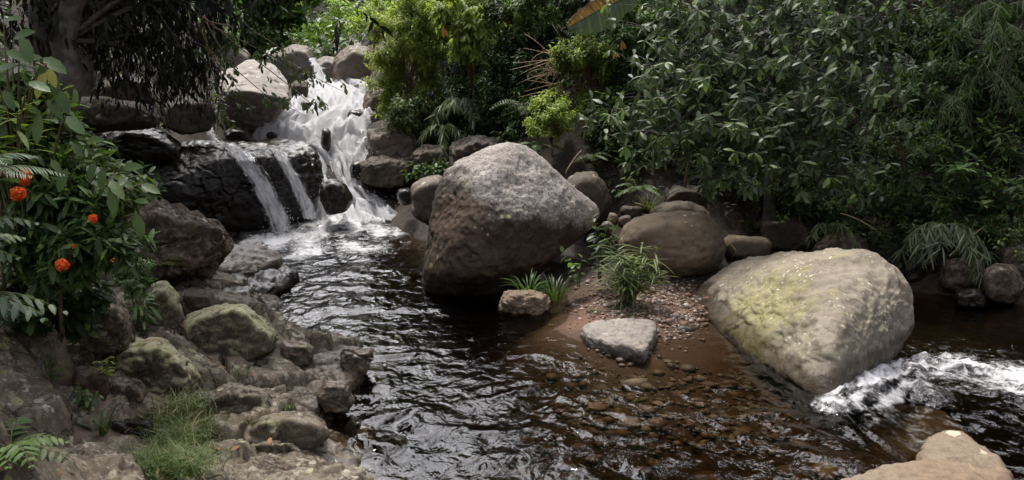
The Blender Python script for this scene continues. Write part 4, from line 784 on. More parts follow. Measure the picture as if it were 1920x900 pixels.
protos = []
def proto(fn): o = fn(); protos.append(o); return o
def spots(px, py, D): p = P(px, py, D); g = float(ground_z(p[0], p[1])[0]); p[2] = max(p[2], g - .05); return p
# leafy shrubs in the shade right of the tree: one built, the others copied
def scatter(proto, places, group, label, seed):
    r = np.random.RandomState(seed)
    for i, (px, py, D, s) in enumerate(places):
        o = proto if i == 0 else copy_tree(proto); o.location = P(px, py, D); o.scale = (s, s, s); o.rotation_euler = (0, 0, r.uniform(0, 6.28)); tag(o, label, None, group)
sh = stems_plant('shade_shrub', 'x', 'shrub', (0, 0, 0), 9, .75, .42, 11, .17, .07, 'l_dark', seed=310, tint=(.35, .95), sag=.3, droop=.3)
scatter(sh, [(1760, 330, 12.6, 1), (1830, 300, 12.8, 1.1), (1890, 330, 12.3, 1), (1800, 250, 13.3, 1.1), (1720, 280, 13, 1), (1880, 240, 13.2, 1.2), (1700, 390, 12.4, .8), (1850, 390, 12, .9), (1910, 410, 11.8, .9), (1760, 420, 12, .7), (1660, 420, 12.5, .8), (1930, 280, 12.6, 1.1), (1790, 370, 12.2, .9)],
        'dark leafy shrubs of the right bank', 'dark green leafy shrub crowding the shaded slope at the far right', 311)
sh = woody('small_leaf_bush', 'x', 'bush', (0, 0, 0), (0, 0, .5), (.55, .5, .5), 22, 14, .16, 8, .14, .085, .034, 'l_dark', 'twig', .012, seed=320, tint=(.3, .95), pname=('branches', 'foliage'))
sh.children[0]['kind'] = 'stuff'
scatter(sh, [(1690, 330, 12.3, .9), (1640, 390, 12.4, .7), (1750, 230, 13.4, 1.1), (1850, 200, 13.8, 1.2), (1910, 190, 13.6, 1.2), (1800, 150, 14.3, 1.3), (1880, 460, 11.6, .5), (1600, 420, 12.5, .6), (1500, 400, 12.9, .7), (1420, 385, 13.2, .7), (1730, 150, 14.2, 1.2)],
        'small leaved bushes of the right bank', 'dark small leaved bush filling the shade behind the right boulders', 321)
def bamboo(name, label, base, n, ln, L, W, lm, seed, group=None, dirb=(0, 0, 0), hang=.7, cat='bamboo'):
    r = np.random.RandomState(seed); root = empty(name, base, label, cat, group)
    for i in range(n):
        b = MB(); a = r.uniform(0, 6.28); l = ln * r.uniform(.6, 1.1); d = nrm(np.array([math.cos(a), math.sin(a) * .6, 0]) + np.array(dirb)); pts = bez(np.zeros(3), d * l * .5 + UP * l * .35, d * l - UP * l * hang * r.uniform(.3, 1), 8)
        b.tube(pts, np.linspace(.006, .002, 8), 4, 1); t = np.linspace(.3, 1, 9); k = np.linspace(0, 1, 8)
        e = np.stack([np.interp(t, k, pts[:, j]) for j in range(3)], 1); sprigs(b, r, e, np.repeat(nrm(pts[-1:] - pts[3:4]), 9, 0) + r.normal(size=(9, 3)) * .3, 5, .06, L, W, 'pair', spread=.65, sag=.45, prof=(1., .7), droop=.25, tint=(.25, .8)); b.build('cane', M_((lm, 'stem')), root)
    return root
bamboo('bamboo', 'spiky bamboo fan hanging over the hollow behind the mossy tan boulder', P(1765, 425, 11.6), 11, .62, .25, .022, 'l_bamboo', 330, dirb=(0, -.5, 0), hang=.9)
bamboo('bamboo', 'bamboo spray with narrow leaves at the top right corner', P(1880, 15, 12.5), 9, .8, .22, .024, 'l_dark', 331, dirb=(-.3, -.4, 0), hang=.7)
bamboo('bamboo', 'small bamboo tuft drooping under the whorl leaved tree', P(1555, 425, 12), 5, .4, .17, .018, 'l_bamboo', 332, dirb=(0, -.4, 0), hang=.9)
fd0 = bamboo('feathery_bamboo', 'x', (0, 0, 0), 16, 1.0, .15, .013, 'l_dark', 333, dirb=(-.2, -.5, 0), hang=.75)
scatter(fd0, [(1830, 150, 13.4, 1), (1890, 110, 13.6, 1.1), (1770, 190, 13.3, .9), (1850, 60, 14, 1.1), (1780, 90, 14, 1)], 'feathery bamboos at the upper right', 'fine leaved feathery bamboo drooping in the gloom at the upper right', 334)
def strap(name, label, base, n, L, W, lm, seed, cat='plant', group=None, tint=(.5, .9), sag=.3, droop=.5):
    r = np.random.RandomState(seed); b = MB(); a = np.arange(n) * 2.4 + r.uniform(0, 1); ax = np.stack([np.cos(a), np.sin(a), r.uniform(.2, 1.1, n)], 1); b.leaves(np.zeros((n, 3)), ax, UP, L * r.uniform(.7, 1.1, n), W, (1., .9), .2, droop, r.uniform(*tint, n)); o = b.build(name, M[lm], loc=None); o.location = base; return tag(o, label, cat, group)
strap('broad_leaf_plant', 'plant with a few long broad pale leaves amid the far right shrubs', P(1800, 320, 11.9), 9, .34, .085, 'l_mid', 340)
strap('broad_leaf_plant', 'small bright star shaped plant above the far right rocks', P(1845, 385, 11.6), 9, .18, .06, 'l_mid', 341)
sw = stems_plant('bank_seedling', 'x', 'seedling', (0, 0, 0), 5, .22, .14, 6, .07, .032, 'l_mid', seed=345, stemr=.003, tint=(.3, .9))
scatter(sw, [(1870, 470, 11.2, 1), (1900, 455, 11.2, 1.1), (1830, 470, 11.4, .9), (1700, 440, 12, 1), (1640, 450, 12.2, 1), (1560, 455, 12.4, .8), (1910, 490, 10.9, .8), (1470, 420, 12.6, .9)], 'seedlings at the foot of the right bank', 'little green seedling on the earthy foot of the right bank', 346)

# ------------------------------------------------------------------ bushes above the huge boulder
woody('light_green_bush', 'tall sunlit light green bush with tiny leaves right of the waterfall', 'bush', P(775, 270, 18), P(762, 105, 18), [.80, .6, 1.35], 70, 28, .24, 9, .2, .085, .034, 'l_bright', 'twig', .03, seed=350, tint=(.2, .8), pname=('branches', 'foliage'), upb=.5, twigs=.004)
woody('light_green_bush', 'lower drooping part of bush hanging over the grey rock right of the falls', 'bush', P(770, 240, 17.4), P(770, 215, 17.2), [.62, .5, .42], 26, 18, .2, 8, .2, .075, .03, 'l_mid', 'twig', .02, seed=351, tint=(.4, .85), pname=('branches', 'foliage'), upb=-.1, twigs=.004)
woody('light_green_bush', 'paler airy bush on the skyline left of the tall light green bush', 'bush', P(700, 90, 22), P(712, 35, 22), [.75, .7, .6], 24, 18, .24, 8, .2, .09, .04, 'l_bright', 'twig', .03, seed=352, tint=(.2, .8), pname=('branches', 'foliage'))
woody('drooping_shrub', 'shrub with rows of hanging pointed leaves at the top centre', 'shrub', P(890, 230, 17.3), P(878, 40, 16.8), [.72, .6, .85], 26, 12, .24, 9, .32, .16, .055, 'l_bright', 'twig', .03, seed=353, mode='pair', sag=.7, spread=.8, tint=(.2, .6), tipnew=.05, pname=('branches', 'foliage'), upb=-.05, prof=(1., .75))
woody('green_bush', 'bright green leafy bush under the banana leaf', 'bush', P(1110, 260, 15.6), P(1095, 140, 15.3), [.62, .5, .82], 34, 20, .2, 8, .2, .1, .038, 'l_bright', 'twig', .025, seed=354, tint=(.0, .5), pname=('branches', 'foliage'), upb=.3, twigs=.004)
woody('green_bush', 'round yellow green shrub standing low in front of the dark hollow', 'bush', P(1035, 300, 14.6), P(1035, 222, 14.4), [.42, .36, .40], 28, 15, .14, 8, .14, .075, .032, 'l_bright', 'twig', .016, seed=355, tint=(.3, .95), pname=('branches', 'foliage'), upb=.5, twigs=.004)
woody('green_bush', 'bushy crown behind the whorl leaved tree at the top right of centre', 'bush', P(1180, 180, 15.5), P(1180, 40, 15), [.7, .5, .7], 26, 18, .24, 8, .22, .11, .045, 'l_mid', 'twig', .025, seed=356, tint=(.2, .8), pname=('branches', 'foliage'))
woody('light_green_bush', 'light green bush on the crest between the tall bush and the hanging pointed leaves', 'bush', P(830, 120, 18.6), P(830, 35, 18.4), [.7, .5, .7], 30, 20, .24, 8, .2, .095, .038, 'l_bright', 'twig', .025, seed=357, tint=(.1, .7), pname=('branches', 'foliage'), upb=.4, twigs=.004)
woody('light_green_bush', 'light green bush right of the hanging pointed leaves at the top edge', 'bush', P(985, 120, 17), P(990, 20, 16.8), [.5, .5, .5], 24, 18, .22, 8, .2, .11, .042, 'l_mid', 'twig', .025, seed=358, tint=(.3, .9), pname=('branches', 'foliage'), upb=.4, twigs=.004)
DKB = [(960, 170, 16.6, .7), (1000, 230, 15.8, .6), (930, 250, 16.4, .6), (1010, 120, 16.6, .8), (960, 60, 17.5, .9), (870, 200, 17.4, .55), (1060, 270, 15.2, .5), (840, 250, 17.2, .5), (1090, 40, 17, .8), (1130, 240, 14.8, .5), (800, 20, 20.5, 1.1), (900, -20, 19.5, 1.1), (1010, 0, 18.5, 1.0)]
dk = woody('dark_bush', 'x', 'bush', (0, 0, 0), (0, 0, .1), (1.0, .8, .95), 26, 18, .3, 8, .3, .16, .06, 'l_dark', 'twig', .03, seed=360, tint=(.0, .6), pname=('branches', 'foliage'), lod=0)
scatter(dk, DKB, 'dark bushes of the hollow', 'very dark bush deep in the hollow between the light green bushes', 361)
bamboo('bamboo', 'pale bamboo fan hanging in front of the dark hollow beside the light green bush', P(862, 190, 16.9), 7, .55, .28, .03, 'l_bamboo', 365, dirb=(0, -.4, 0), hang=.7)
bamboo('bamboo', 'slim bamboo spray dangling low over the black rock', P(830, 238, 16.6), 4, .55, .22, .022, 'l_bamboo', 366, dirb=(0, -.3, 0), hang=1.2)
for i, (px, py, D, n, ln, lb) in enumerate([(985, 215, 15.2, 7, .75, 'dark fern spreading low beside the round yellow green shrub'), (1010, 285, 14.3, 7, .5, 'small fern on the earth behind the huge boulder'), (1195, 360, 12.9, 9, .4, 'green fern among the stones right of the huge boulder'), (1105, 300, 14, 6, .4, 'fern on the brown rock under the bright green bush')]):
    fern('fern', lb, P(px, py, D), n, ln, .16 * ln + .03, .03, ('l_dark', 'stem'), 370 + i, arc=.5, tint=(.3, .8), dirb=(0, -.4, 0))
# banana leaf: two torn blade halves on a midrib
o0 = P(1190, -10, 13.6); root = empty('banana_leaf', o0, 'torn banana leaf, one half brown and one half green, at the top edge', 'leaf'); r = np.random.RandomState(377)
NB = 40; t = np.linspace(0, 1, NB); bx = lambda a: P(1190 - 126 * a, -12 + 52 * a + 12 * a * a, 13.6 - .35 * a)
rib = np.stack([bx(a) for a in t]) - o0; e_ = np.stack([P(1190 - 126 * a - 10, -12 + 52 * a + 12 * a * a - 22, 13.6 - .35 * a) for a in t]) - o0; sdv = nrm(e_ - rib)
for sg, nm, mt, wmax in ((1, 'brown_half', 'l_deadleaf', .20), (-1, 'green_half', 'l_banana', .24)):
    wv = wmax * np.sin(np.pi * np.minimum(1, .10 + .87 * t)) ** .6 * (1 - .22 * np.clip(fbm(np.stack([t * 9 + sg * 5, t * 0, t * 0], 1), 3), -.2, 1)); b = MB()
    for k in range(NB - 1):                   # narrow strips along the veins, a few torn apart
        g = .012 * (r.uniform() < .22); ww = .5 * (wv[k] + wv[k + 1]); a0, a1 = rib[k], rib[k + 1]; n_ = np.array([0, -.8, .5]); rows = []
        for u in (0, .35, .7, 1.): c_ = sdv[k] * sg * ww * u + np.array([0, -.35, -.5]) * ww * u * u * .55 + n_ * (.03 * math.sin(u * 3.1) + .006 * (k % 2)) + np.array([-.18, 0, -.06]) * u * ww; rows.append((a0 + c_ + (a1 - a0) * g * 12 * u, a1 + c_))
        v = np.array([q for rw_ in rows for q in rw_]); b.add(v, [np.array([[2 * m_, 2 * m_ + 1, 2 * m_ + 3, 2 * m_ + 2] for m_ in range(3)])], 0, float(np.clip(.45 + .35 * r.normal() * .5, 0, 1)))
    b.build(nm, M[mt], root)
b = MB(); b.tube(rib, np.linspace(.016, .006, NB), 6); b.build('midrib', M['stem'], root)
# dry tangle
r = np.random.RandomState(380); b = MB(); o0 = P(1050, 130, 15.6)
for i in range(34):
    s = np.array([r.normal() * .06, r.normal() * .06, r.uniform(-.45, .25)]); d = nrm(np.array([-1, r.normal() * .4 - .2, r.normal() * .55])); l = r.uniform(.25, .75); b.tube(bez(s, s + d * l * .5 + r.normal(size=3) * .1, s + d * l + r.normal(size=3) * .12 - [0, 0, .1], 7), np.linspace(.008, .003, 7), 4)
tag(b.build('dry_branches', M['dry'], loc=None), 'tangle of dry brown twigs beside the bright green bush', 'twigs').location = o0
for i, (px, py, D, q, lb) in enumerate([(830, 50, 16.2, .2, 'long dry brown leaf hanging in front of the tall light green bush'), (1165, 75, 14.2, .16, 'curled dead leaf caught under the banana leaf'), (1150, 95, 14.2, .12, 'pale dead leaf lying below the curled one in the green bush')]):
    b = MB(); b.leaves(np.zeros((2, 3)), np.array([[.1, -.2, -1], [.5, -.2, -.9]]), [0, -1, .2], q, q * .3, tint=.6); o = b.build('dead_leaf', M['l_dry']); o.location = P(px, py, D); tag(o, lb, 'leaf')
b = MB(); e0 = P(1372, 486, 11.6); b.tube(np.stack([e0, P(1380, 470, 11.5), P(1366, 452, 11.5)]) , [.012, .01, .006], 5); tag(b.build('stick', M['dry'], loc=e0), 'short pale stick standing between the olive boulder and the mossy tan one', 'stick')
for i, (a, c, lb) in enumerate([((1060, 325, 13.6), (1090, 282, 13.8), 'dry cane leaning on the brown rock behind the huge boulder'), ((1640, 430, 12.1), (1575, 400, 12.2), 'thin dead cane lying on the dark earth under the whorl leaved tree'), ((1290, 420, 12.3), (1190, 380, 12.6), 'thin fallen twig above the heap of stones'), ((1780, 480, 11.3), (1880, 400, 11.9), 'slanting dead cane above the far right waterline')]):
    b = MB(); p0, p1 = P(*a), P(*c); b.tube(bez(p0, (p0 + p1) / 2 + [0, 0, .06], p1, 6), np.linspace(.011, .006, 6), 5); tag(b.build('dead_cane', M['dry'], loc=p0), lb, 'cane')

# ------------------------------------------------------------------ plants on the gravel bar
b_ = P(1178, 572, 9.95); b_[2] = float(ground_z(b_[0], b_[1])[0])
root = empty('blade_plant', b_, 'tall tuft of bamboo like blades growing out of the gravel bar', 'plant'); r = np.random.RandomState(400)
bl = MB(); st = MB()
for i in range(52):
    a = r.uniform(0, 6.28); hh = r.uniform(.25, .8); tip = np.array([math.cos(a) * .3, math.sin(a) * .2, hh]) * [1, 1, 1] + [.06, 0, 0]; pts = bez(np.array([r.normal() * .05, r.normal() * .05, 0]), np.array([tip[0] * .3, tip[1] * .3, hh * .7]), tip, 6); st.tube(pts, np.linspace(.006, .002, 6), 4)
    K = 8; t = r.uniform(.35, 1, K); pos = np.stack([np.interp(t, np.linspace(0, 1, 6), pts[:, j]) for j in range(3)], 1); az = r.uniform(0, 6.28, K); ax = np.stack([np.cos(az), np.sin(az), r.uniform(-.1, .9, K)], 1); bl.leaves(pos, ax, UP, r.uniform(.16, .30, K), .025, (1., .75), .2, .45, r.uniform(.25, .85, K))
st.build('stems', M['stem'], root)['kind'] = 'stuff'; bl.build('foliage', M['l_grass'], root)
stems_plant('leafy_plant', 'dark glossy leafy plant with bright young tips behind the blade tuft', 'plant', P(1125, 520, 10.6), 7, .68, .22, 12, .14, .055, 'l_mid', seed=401, tint=(.05, .5), tipnew=.4)
stems_plant('leafy_plant', 'small plant with round pale leaves leaning under the huge boulder', 'plant', P(1085, 530, 10.5), 3, .38, .14, 6, .12, .085, 'l_mid', seed=402, tint=(.3, .8), dirb=(-.1, 0, 0))
def tuft(name, label, base, n, h, w, lm, seed, group=None, **kw):
    r = np.random.RandomState(seed); b = MB(); blades(b, r, (0, 0, 0), n, h, w, **kw); o = b.build(name, M[lm]); o.location = base; return tag(o, label, 'grass', group)
tuft('grass_tuft', 'dark drooping grass growing under the overhang of the huge boulder', P(1040, 562, 10.35), 60, .36, .016, 'l_mid', 403, lean=.8, spread=.14)
tuft('grass_tuft', 'dark grass hanging over the tan stone below the huge boulder', P(990, 545, 10.3), 45, .3, .013, 'l_mid', 404, lean=1., spread=.14)
tuft('grass_tuft', 'short clover green patch at the foot of the blade tuft', gpt(*G(1180, 588, .08)[:2]), 110, .06, .012, 'l_mid', 405, spread=.22, lean=1.2)
tuft('grass_tuft', 'tiny sprig of green on bare sand below the grass tuft', gpt(*G(1115, 590, .06)[:2]), 24, .07, .012, 'l_mid', 406, spread=.06, lean=1.2)
tuft('grass_tuft', 'wisp of thin grass between the heaped stones and the olive boulder', P(1215, 392, 12.4), 40, .3, .008, 'l_grass', 407, spread=.1, lean=.9)

# ------------------------------------------------------------------ left bank plants
b_ = np.array([*G(120, 660, .75)[:2], .7])
c_ = P(140, 420, 5.7)
fl = woody('flowering_bush', 'glossy bush with round orange flower heads on the left bank', 'bush', P(110, 560, 5.9), P(128, 415, 5.75), [.46, .36, .44], 60, 8, .13, 9, .17, .125, .038, 'l_mid', 'twig', .016, seed=410, tint=(.15, .6), sag=.2, spread=.85, droop=.2, tipnew=.2, pname=('branches', 'foliage'), prof=(1., .8))
for i, (px, py, D, rr) in enumerate([(35, 365, 5.2, .042), (48, 330, 5.35, .03), (46, 342, 5.4, .026), (174, 411, 5.25, .026), (117, 498, 5.2, .036), (137, 462, 5.3, .016), (212, 488, 5.4, .014), (45, 322, 5.5, .03), (10, 322, 5.4, .03)]):
    r = np.random.RandomState(420 + i); n = 70 if rr > .02 else 12; d = nrm(ball(r, n) * [1, 1, .75] + [0, -.1, .25]) * r.uniform(.75, 1.15, (n, 1)); b = MB(); pc = P(px, py, D) - P(110, 560, 5.9)
    for k in range(4):
        a = k * math.pi / 2 + r.uniform(0, .4, n); s = nrm(np.cross(d, [.2, .3, .9])); q = np.cross(d, s); ax = s * np.cos(a)[:, None] + q * np.sin(a)[:, None] + d * .25
        b.leaves(pc + d * rr, ax, d, rr * .42, rr * .24, tint=r.uniform(.1, 1, n), lod=0, fold=.1, droop=.15)
    for q in d[:: 2]: b.tube(np.stack([pc, pc + q * rr]), [rr * .03, rr * .03], 3)
    b.build('flower_head', M['petal'], fl)
def big_leaves(name, label, base, items, lm, seed, cat='shrub'):
    """stems that carry large single leaves, each leaf aimed from its own stalk"""
    r = np.random.RandomState(seed); base = np.asarray(base); root = empty(name, base, label, cat); st = MB(); b = MB()
    for px, py, D, L, ang, ti in items:
        p = P(px, py, D) - base; a = R(ang); ax = np.array([math.cos(a), -.45, math.sin(a)]); st.tube(bez(np.array([r.normal() * .03, r.normal() * .03, 0]), np.array([p[0] * .3, p[1] * .3, p[2] * .75]), p, 8), np.linspace(.008, .003, 8), 5)
        b.leaves(p[None], ax[None], (np.array([.1, -.75, .75]) + r.normal(size=3) * .15)[None], L, L * .45, (1., .82), .16, .18, ti)
    st.build('stems', M['twig'], root)['kind'] = 'stuff'; b.build('foliage', M[lm], root); return root
r = np.random.RandomState(430)
its = [(px + r.normal() * 6, py + r.normal() * 6, 5.7 + r.normal() * .25, r.uniform(.13, .2), r.uniform(-100, 30), r.uniform(.25, .65)) for px, py in [(10, 100), (40, 120), (75, 110), (100, 130), (30, 150), (5, 170), (60, 160), (20, 70), (90, 105), (10, 210), (55, 200), (85, 190), (30, 235), (0, 130), (110, 165), (70, 225), (15, 40), (45, 60)]]
big_leaves('large_leaf_shrub', 'tall shrub with large ribbed leaves in front of the left tree trunk', P(40, 420, 5.9), its + [(82, 108, 5.5, .19, -25, .5)], 'l_mid', 431)
big_leaves('yellow_leaf', 'pair of big yellowing leaves hanging in front of the left tree trunk', P(84, 118, 5.35), [(86, 135, 5.35, .17, -110, .5), (90, 128, 5.4, .13, -60, .7)], 'l_yellow', 432, 'leaf')
big_leaves('single_leaf', 'single large pale ribbed leaf poking out over the dark rock', P(110, 290, 5.6), [(124, 218, 5.4, .17, -35, .92)], 'l_frond', 433, 'leaf')
its = [(px + r.normal() * 8, py + r.normal() * 8, 5.75 + r.normal() * .22, r.uniform(.11, .17), r.uniform(-110, 10), r.uniform(.3, .7)) for px, py in [(120, 280), (150, 290), (180, 300), (205, 320), (230, 345), (160, 330), (190, 350), (130, 320), (215, 370), (245, 380), (100, 300), (140, 350), (170, 275), (225, 330), (200, 295), (250, 400), (180, 375), (110, 340), (235, 300), (265, 345), (150, 310), (195, 335), (170, 355), (140, 270), (215, 355)]]
big_leaves('broad_leaf_shrub', 'mid green broad leaved shrub reaching toward the wet ledge', P(150, 470, 6.0), its, 'l_mid', 434)
stems_plant('lance_leaf_plant', 'light green plant with long pointed leaves at the left edge above the flowers', 'plant', P(40, 420, 5.5), 9, .72, .30, 8, .19, .042, 'l_bright', seed=435, tint=(.1, .55), from_t=.55, sag=.15, prof=(1., .8))
woody('dark_shrub', 'dark leafy shrub in the shade under the flowering bush', 'shrub', P(120, 640, 6.3), P(105, 555, 6.1), [.36, .25, .26], 22, 8, .12, 7, .15, .13, .055, 'l_dark', 'twig', .012, seed=436, tint=(.1, .6), pname=('branches', 'foliage'))
woody('dark_shrub', 'dark shrub of leaves filling the gap above the flowering bush', 'shrub', P(60, 420, 6.6), P(50, 260, 6.5), [.42, .25, .5], 26, 9, .15, 7, .16, .14, .06, 'l_dark', 'twig', .012, seed=437, tint=(.1, .7), pname=('branches', 'foliage'))
woody('leafy_shrub', 'fresh green shrub of pointed leaves behind the orange flowers', 'shrub', P(150, 480, 6.2), P(150, 335, 6.15), [.46, .25, .34], 34, 9, .14, 8, .16, .12, .045, 'l_mid', 'twig', .012, seed=446, tint=(.3, .9), pname=('branches', 'foliage'))
woody('leafy_shrub', 'fresh green shrub rising at the left edge over the feathery frond', 'shrub', P(0, 480, 5.9), P(25, 240, 5.9), [.34, .25, .5], 30, 9, .14, 8, .16, .14, .05, 'l_mid', 'twig', .012, seed=447, tint=(.3, .95), pname=('branches', 'foliage'))
woody('creeper', 'low creeping plant with small leaves beside the upright lichen rock', 'creeper', P(250, 560, 7.3), P(250, 520, 7.4), [.24, .15, .17], 16, 8, .08, 7, .08, .05, .026, 'l_mid', 'twig', .006, seed=438, tint=(.2, .8), pname=('branches', 'foliage'))
fern('frond_plant', 'big toothed fronds leaning in from the left edge', P(-120, 620, 4.2), 8, .52, .17, .040, ('l_frond', 'stem'), 440, arc=.55, dirb=(1.3, .0, 0), k=11, cat='plant', tint=(.25, .7), droop=.3)
fern('frond_plant', 'second clump of toothed fronds below the flowers at the left edge', P(-110, 490, 4.3), 6, .42, .13, .034, ('l_frond', 'stem'), 441, arc=.35, dirb=(1.4, .0, 0), k=11, cat='plant', tint=(.3, .8), droop=.3)
fern('frond_plant', 'fine feathery frond in front of the orange flowers at the left edge', P(-60, 350, 4.4), 5, .42, .11, .011, ('l_frond', 'stem'), 442, arc=.3, dirb=(1.6, .0, 0), k=26, cat='plant', tint=(.3, .7), sweep=.7)
fern('frond_plant', 'dark toothed weed in the bottom left corner', RT[(20, 850)], 7, .26, .09, .03, ('l_dark', 'stem'), 443, arc=.5, k=9, cat='plant', tint=(.4, .9), dirb=(.3, -.2, 0))
fern('fern', 'bright little fern on top of the brown sloping left rock', RT[(300, 500)], 6, .24, .07, .018, ('l_bright', 'stem'), 444, arc=.4, k=12, tint=(.0, .3))
def gl(px, py, z): return np.array([*G(px, py, z)[:2], z])
stems_plant('leafy_clump', 'clump of long arching leaves between the thin slab and the lichen rock', 'plant', RT[(262, 612)], 7, .34, .16, 9, .17, .035, 'l_mid', seed=450, tint=(.4, .9), prof=(1., .8), from_t=.2, droop=.5)
stems_plant('herb', 'low herb with rounded leaves beside the rock with white splash', 'herb', RT[(160, 765)], 7, .16, .12, 7, .055, .032, 'l_mid', seed=451, tint=(.3, .9), stemr=.003)
stems_plant('seedling', 'yellow green seedling on the middle lichen slab', 'seedling', RT[(198, 700)], 4, .12, .06, 5, .075, .036, 'l_bright', seed=452, tint=(.4, .9), stemr=.003)
stems_plant('herb', 'thin dark sprout rising in front of the middle lichen slab', 'herb', RT[(208, 680)], 3, .2, .1, 5, .08, .045, 'l_mid', seed=453, tint=(.1, .5), stemr=.003)
stems_plant('seedling', 'small seedling on the brown bank under the big fronds', 'seedling', RT[(95, 705)], 4, .12, .09, 5, .08, .035, 'l_mid', seed=454, tint=(.4, .9), stemr=.003)
tuft('grass_tuft', 'long leaved grass at the foot of the low herb', RT[(190, 812)], 26, .22, .014, 'l_mid', 455, lean=1., spread=.06)
def mound(name, label, pts, n, h, seed):
    r = np.random.RandomState(seed); b = MB(); o = pts[0]
    for k in range(n): q = pts[r.randint(len(pts))] - o + r.normal(size=3) * [.085, .085, .012]; blades(b, r, q, 1, h * (1.3 if k % 5 == 0 else .8), .0045, 1.1, (.0, 1.), .02, mat=int(k % 18 == 0))
    x = b.build(name, [M['l_grass'], M['dry']]); x.location = o; return tag(x, label, 'grass')
mound('grass_mound', 'upper bright mound of fine soft grass on the left bank', [RT[k] for k in [(330, 830), (300, 800), (360, 810), (340, 770)]], 2200, .19, 460)
mound('grass_mound', 'lower mound of fine soft grass at the bottom edge', [RT[k] for k in [(310, 885), (350, 880), (275, 880)]], 1900, .19, 461)
tuft('moss_tuft', 'thin moss like sprig on the upper edge of the wet shelf', RT[(455, 700)], 40, .05, .006, 'l_grass', 465, lean=1.2, spread=.06)
tuft('grass_tuft', 'small tuft of grass on the wet shelf', RT[(540, 762)], 70, .09, .006, 'l_grass', 463, lean=1., spread=.08)
tuft('grass_tuft', 'sprig of grass in a crack of the low rounded rock', RT[(470, 795)], 30, .07, .006, 'l_grass', 464, lean=1., spread=.03)
b = MB(); p0, p1 = CN; p0 = p0 + (p0 - p1) * .6; b.tube(np.stack([p0, (p0 + p1) / 2, p1]), [.013, .013, .012], 8); tag(b.build('cane', M['dry'], loc=p0), 'broken yellow cane lying in the bottom left corner', 'cane')
r = np.random.RandomState(470); b = MB()
for lp_ in LT:
    b = MB(); b.leaves(np.zeros((1, 3)), np.array([[r.normal(), r.normal(), .2]]), UP + r.normal(size=3) * .3, .075, .036, tint=r.uniform(.3, .9), droop=.3); o = b.build('fallen_leaf', M['l_dry']); o.location = lp_ + [0, 0, .012]; tag(o, 'small curled orange brown fallen leaf lying on stone beside the river', 'leaf', 'fallen leaves on the stones')

# ------------------------------------------------------------------ the shading tree at the upper left
b0 = P(95, 330, 8.6); b0[2] = float(ground_z(b0[0], b0[1])[0]); root = empty('shade_tree', b0, 'dark leaning tree with pale trunk and drooping canopy at the upper left', 'tree')
tr = MB(); r = np.random.RandomState(480)
tk = np.stack([b0, P(108, 250, 8.6), P(132, 150, 8.6), P(118, 80, 8.6), P(135, 10, 8.6), P(190, -80, 8.7), P(250, -220, 8.8)]) - b0; tr.tube(np.stack([np.interp(np.linspace(0, 6, 25), np.arange(7), tk[:, j]) for j in range(3)], 1), np.linspace(.15, .08, 25), 10)
tk2 = np.stack([P(60, 330, 8.8), P(95, 200, 8.8), P(75, 60, 8.9), P(70, -80, 9)]) - b0; tr.tube(tk2, [.12, .11, .1, .09], 8)
E = []; Dd = []
for px, py, D, n, sx, sy in [(180, -30, 8.8, 26, .5, .3), (270, -10, 9, 40, .5, .3), (340, 0, 9.4, 26, .45, .3), (400, -20, 9.4, 18, .5, .3), (250, 70, 9.2, 32, .34, .22), (320, 70, 9.4, 26, .34, .24), (210, 50, 9.2, 30, .3, .24), (30, 10, 8.6, 24, .4, .25), (300, 130, 9.5, 20, .3, .16), (380, 70, 9.6, 12, .22, .2), (340, 150, 9.6, 8, .22, .14), (440, 20, 9.8, 9, .25, .15), (480, -30, 9.8, 12, .4, .2), (170, 100, 9.4, 14, .14, .14),
                             (250, -160, 8.8, 50, 1.1, .5), (450, -170, 9.2, 50, 1.0, .5), (80, -150, 8, 40, .9, .5), (-60, -60, 7.6, 30, .6, .6), (600, -200, 9.6, 30, .8, .4)]:
    q = P(px, py, D) - b0; s = tk[r.randint(3, 7)]; tr.tube(bez(s, (s + q) / 2 + [0, 0, .3], q, 8), np.linspace(.03, .008, 8), 5)
    for k in range(n):
        e = q + r.normal(size=3) * [sx, .35, sy]; E.append(e); Dd.append(np.array([r.normal() * .5 + .3, r.normal() * .5 - .2, -.8])); tr.tube(bez(q + (e - q) * .15, (q + e) / 2 + [0, 0, .12], e, 4), [.006, .005, .004, .002], 3)
E = np.array(E); Dd = np.array(Dd); tr.build('trunk', M['bark'], root)
cr = MB(); sprigs(cr, r, E, Dd, 9, .4, .14, .045, 'alt', sag=.7, spread=.6, tint=(.0, 1.), droop=.2, tipnew=.12, prof=(1., .8)); cr.build('crown', M['l_shade'], root)
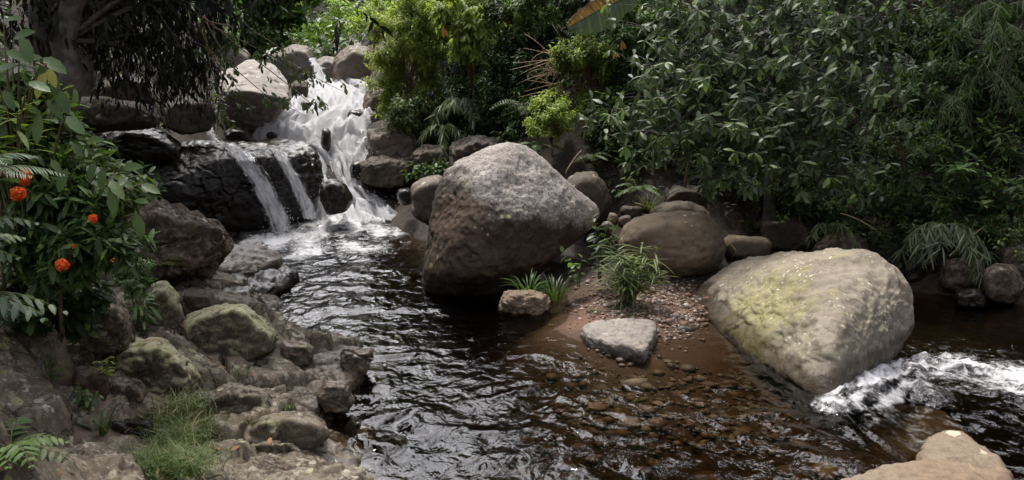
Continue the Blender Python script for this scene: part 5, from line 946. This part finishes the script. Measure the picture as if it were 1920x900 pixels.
# hanging twigs below the canopy and the long drooping branch in front of the falls
root = empty('drooping_branch', P(380, 30, 8.9), 'long thin leafy branch drooping in front of the pale topped boulder', 'branch'); o0 = P(380, 30, 8.9); tr = MB(); cr = MB(); r = np.random.RandomState(490); E = []; Dd = []
for path in ([(380, 30), (450, 90), (530, 150), (590, 200), (612, 205)], [(380, 30), (430, 120), (500, 180), (575, 218)], [(400, 50), (500, 100), (580, 140), (640, 170)], [(370, 40), (400, 110), (440, 160), (480, 215)], [(390, 40), (480, 60), (540, 100), (560, 150)], [(380, 30), (395, 130), (420, 200), (432, 235)]):
    q = np.array([P(x, y, 8.9 + .05 * i) for i, (x, y) in enumerate(path)]) - o0; t = np.linspace(0, len(q) - 1, 16); pts = np.stack([np.interp(t, np.arange(len(q)), q[:, j]) for j in range(3)], 1); pts[1:-1] = (pts[:-2] + pts[1:-1] * 2 + pts[2:]) / 4; tr.tube(pts, np.linspace(.007, .002, 16), 4)
    for k in range(16):
        i = r.randint(4, 16); e = pts[i] + r.normal(size=3) * [.05, .05, .04]; E.append(e); Dd.append(np.array([.5 + r.normal() * .4, r.normal() * .4, -.5]))
tr.build('branches', M['twig'], root)['kind'] = 'stuff'; sprigs(cr, r, np.array(E), np.array(Dd), 4, .1, .065, .036, 'alt', sag=.5, spread=.8, tint=(.3, .95), droop=.15); cr.build('foliage', M['l_dark'], root)
root = empty('hanging_twigs', P(290, 70, 9.5), 'curtain of thin bare twigs hanging below the upper left canopy', 'twigs'); o0 = P(290, 70, 9.5); tr = MB(); cr = MB(); r = np.random.RandomState(495); E = []
for k in range(85):
    x0 = r.uniform(190, 400); y1 = r.uniform(150, 245) - .25 * abs(x0 - 330); p0 = P(x0, r.uniform(20, 90), 9.5 + r.normal() * .2) - o0; p1 = P(x0 + r.normal() * 25 + 12, y1, 9.5 + r.normal() * .2) - o0; pts = bez(p0, (p0 + p1) / 2 + r.normal(size=3) * .06, p1, 6); tr.tube(pts, np.linspace(.006, .002, 6), 3); E += [pts[3], pts[4], pts[5]]
tr.build('twigs', M['bark_dark'], root)['kind'] = 'stuff'; E = np.array(E); sprigs(cr, r, E, np.array([0.2, 0, -1.]) + r.normal(size=E.shape) * .3, 3, .1, .09, .026, 'alt', sag=.6, spread=.5, tint=(.0, .6)); cr.build('foliage', M['l_shade'], root)
stems_plant('leafy_sapling', 'leafy sapling on the rocks left of the big pale topped boulder', 'sapling', P(400, 240, 16.2), 8, 1.0, .4, 9, .17, .075, 'l_mid', seed=496, tint=(.2, .7))
for i, (px, py, D, s, lb) in enumerate([(450, 70, 28, 1.3, 'green bush behind the flat topped boulder'), (520, 40, 33, 1.6, 'bush under the hanging forest left of the stream head'), (570, 60, 34, 1.3, 'low bush beside the stream head'), (640, 50, 31, 1.5, 'bush above the stacked boulders at the stream head'), (380, 60, 26, 1.5, 'bush at the top of the left bank behind the drooping branch')]):
    woody('valley_bush', lb, 'bush', P(px, py + 25, D), P(px, py, D), [s * .8, s * .6, s * .6], 22, 16, .3 * s, 7, .3, .17, .075, 'l_bright' if i % 2 else 'l_mid', 'twig', .03, seed=500 + i, tint=(.1, .7), pname=('branches', 'foliage'), lod=0)
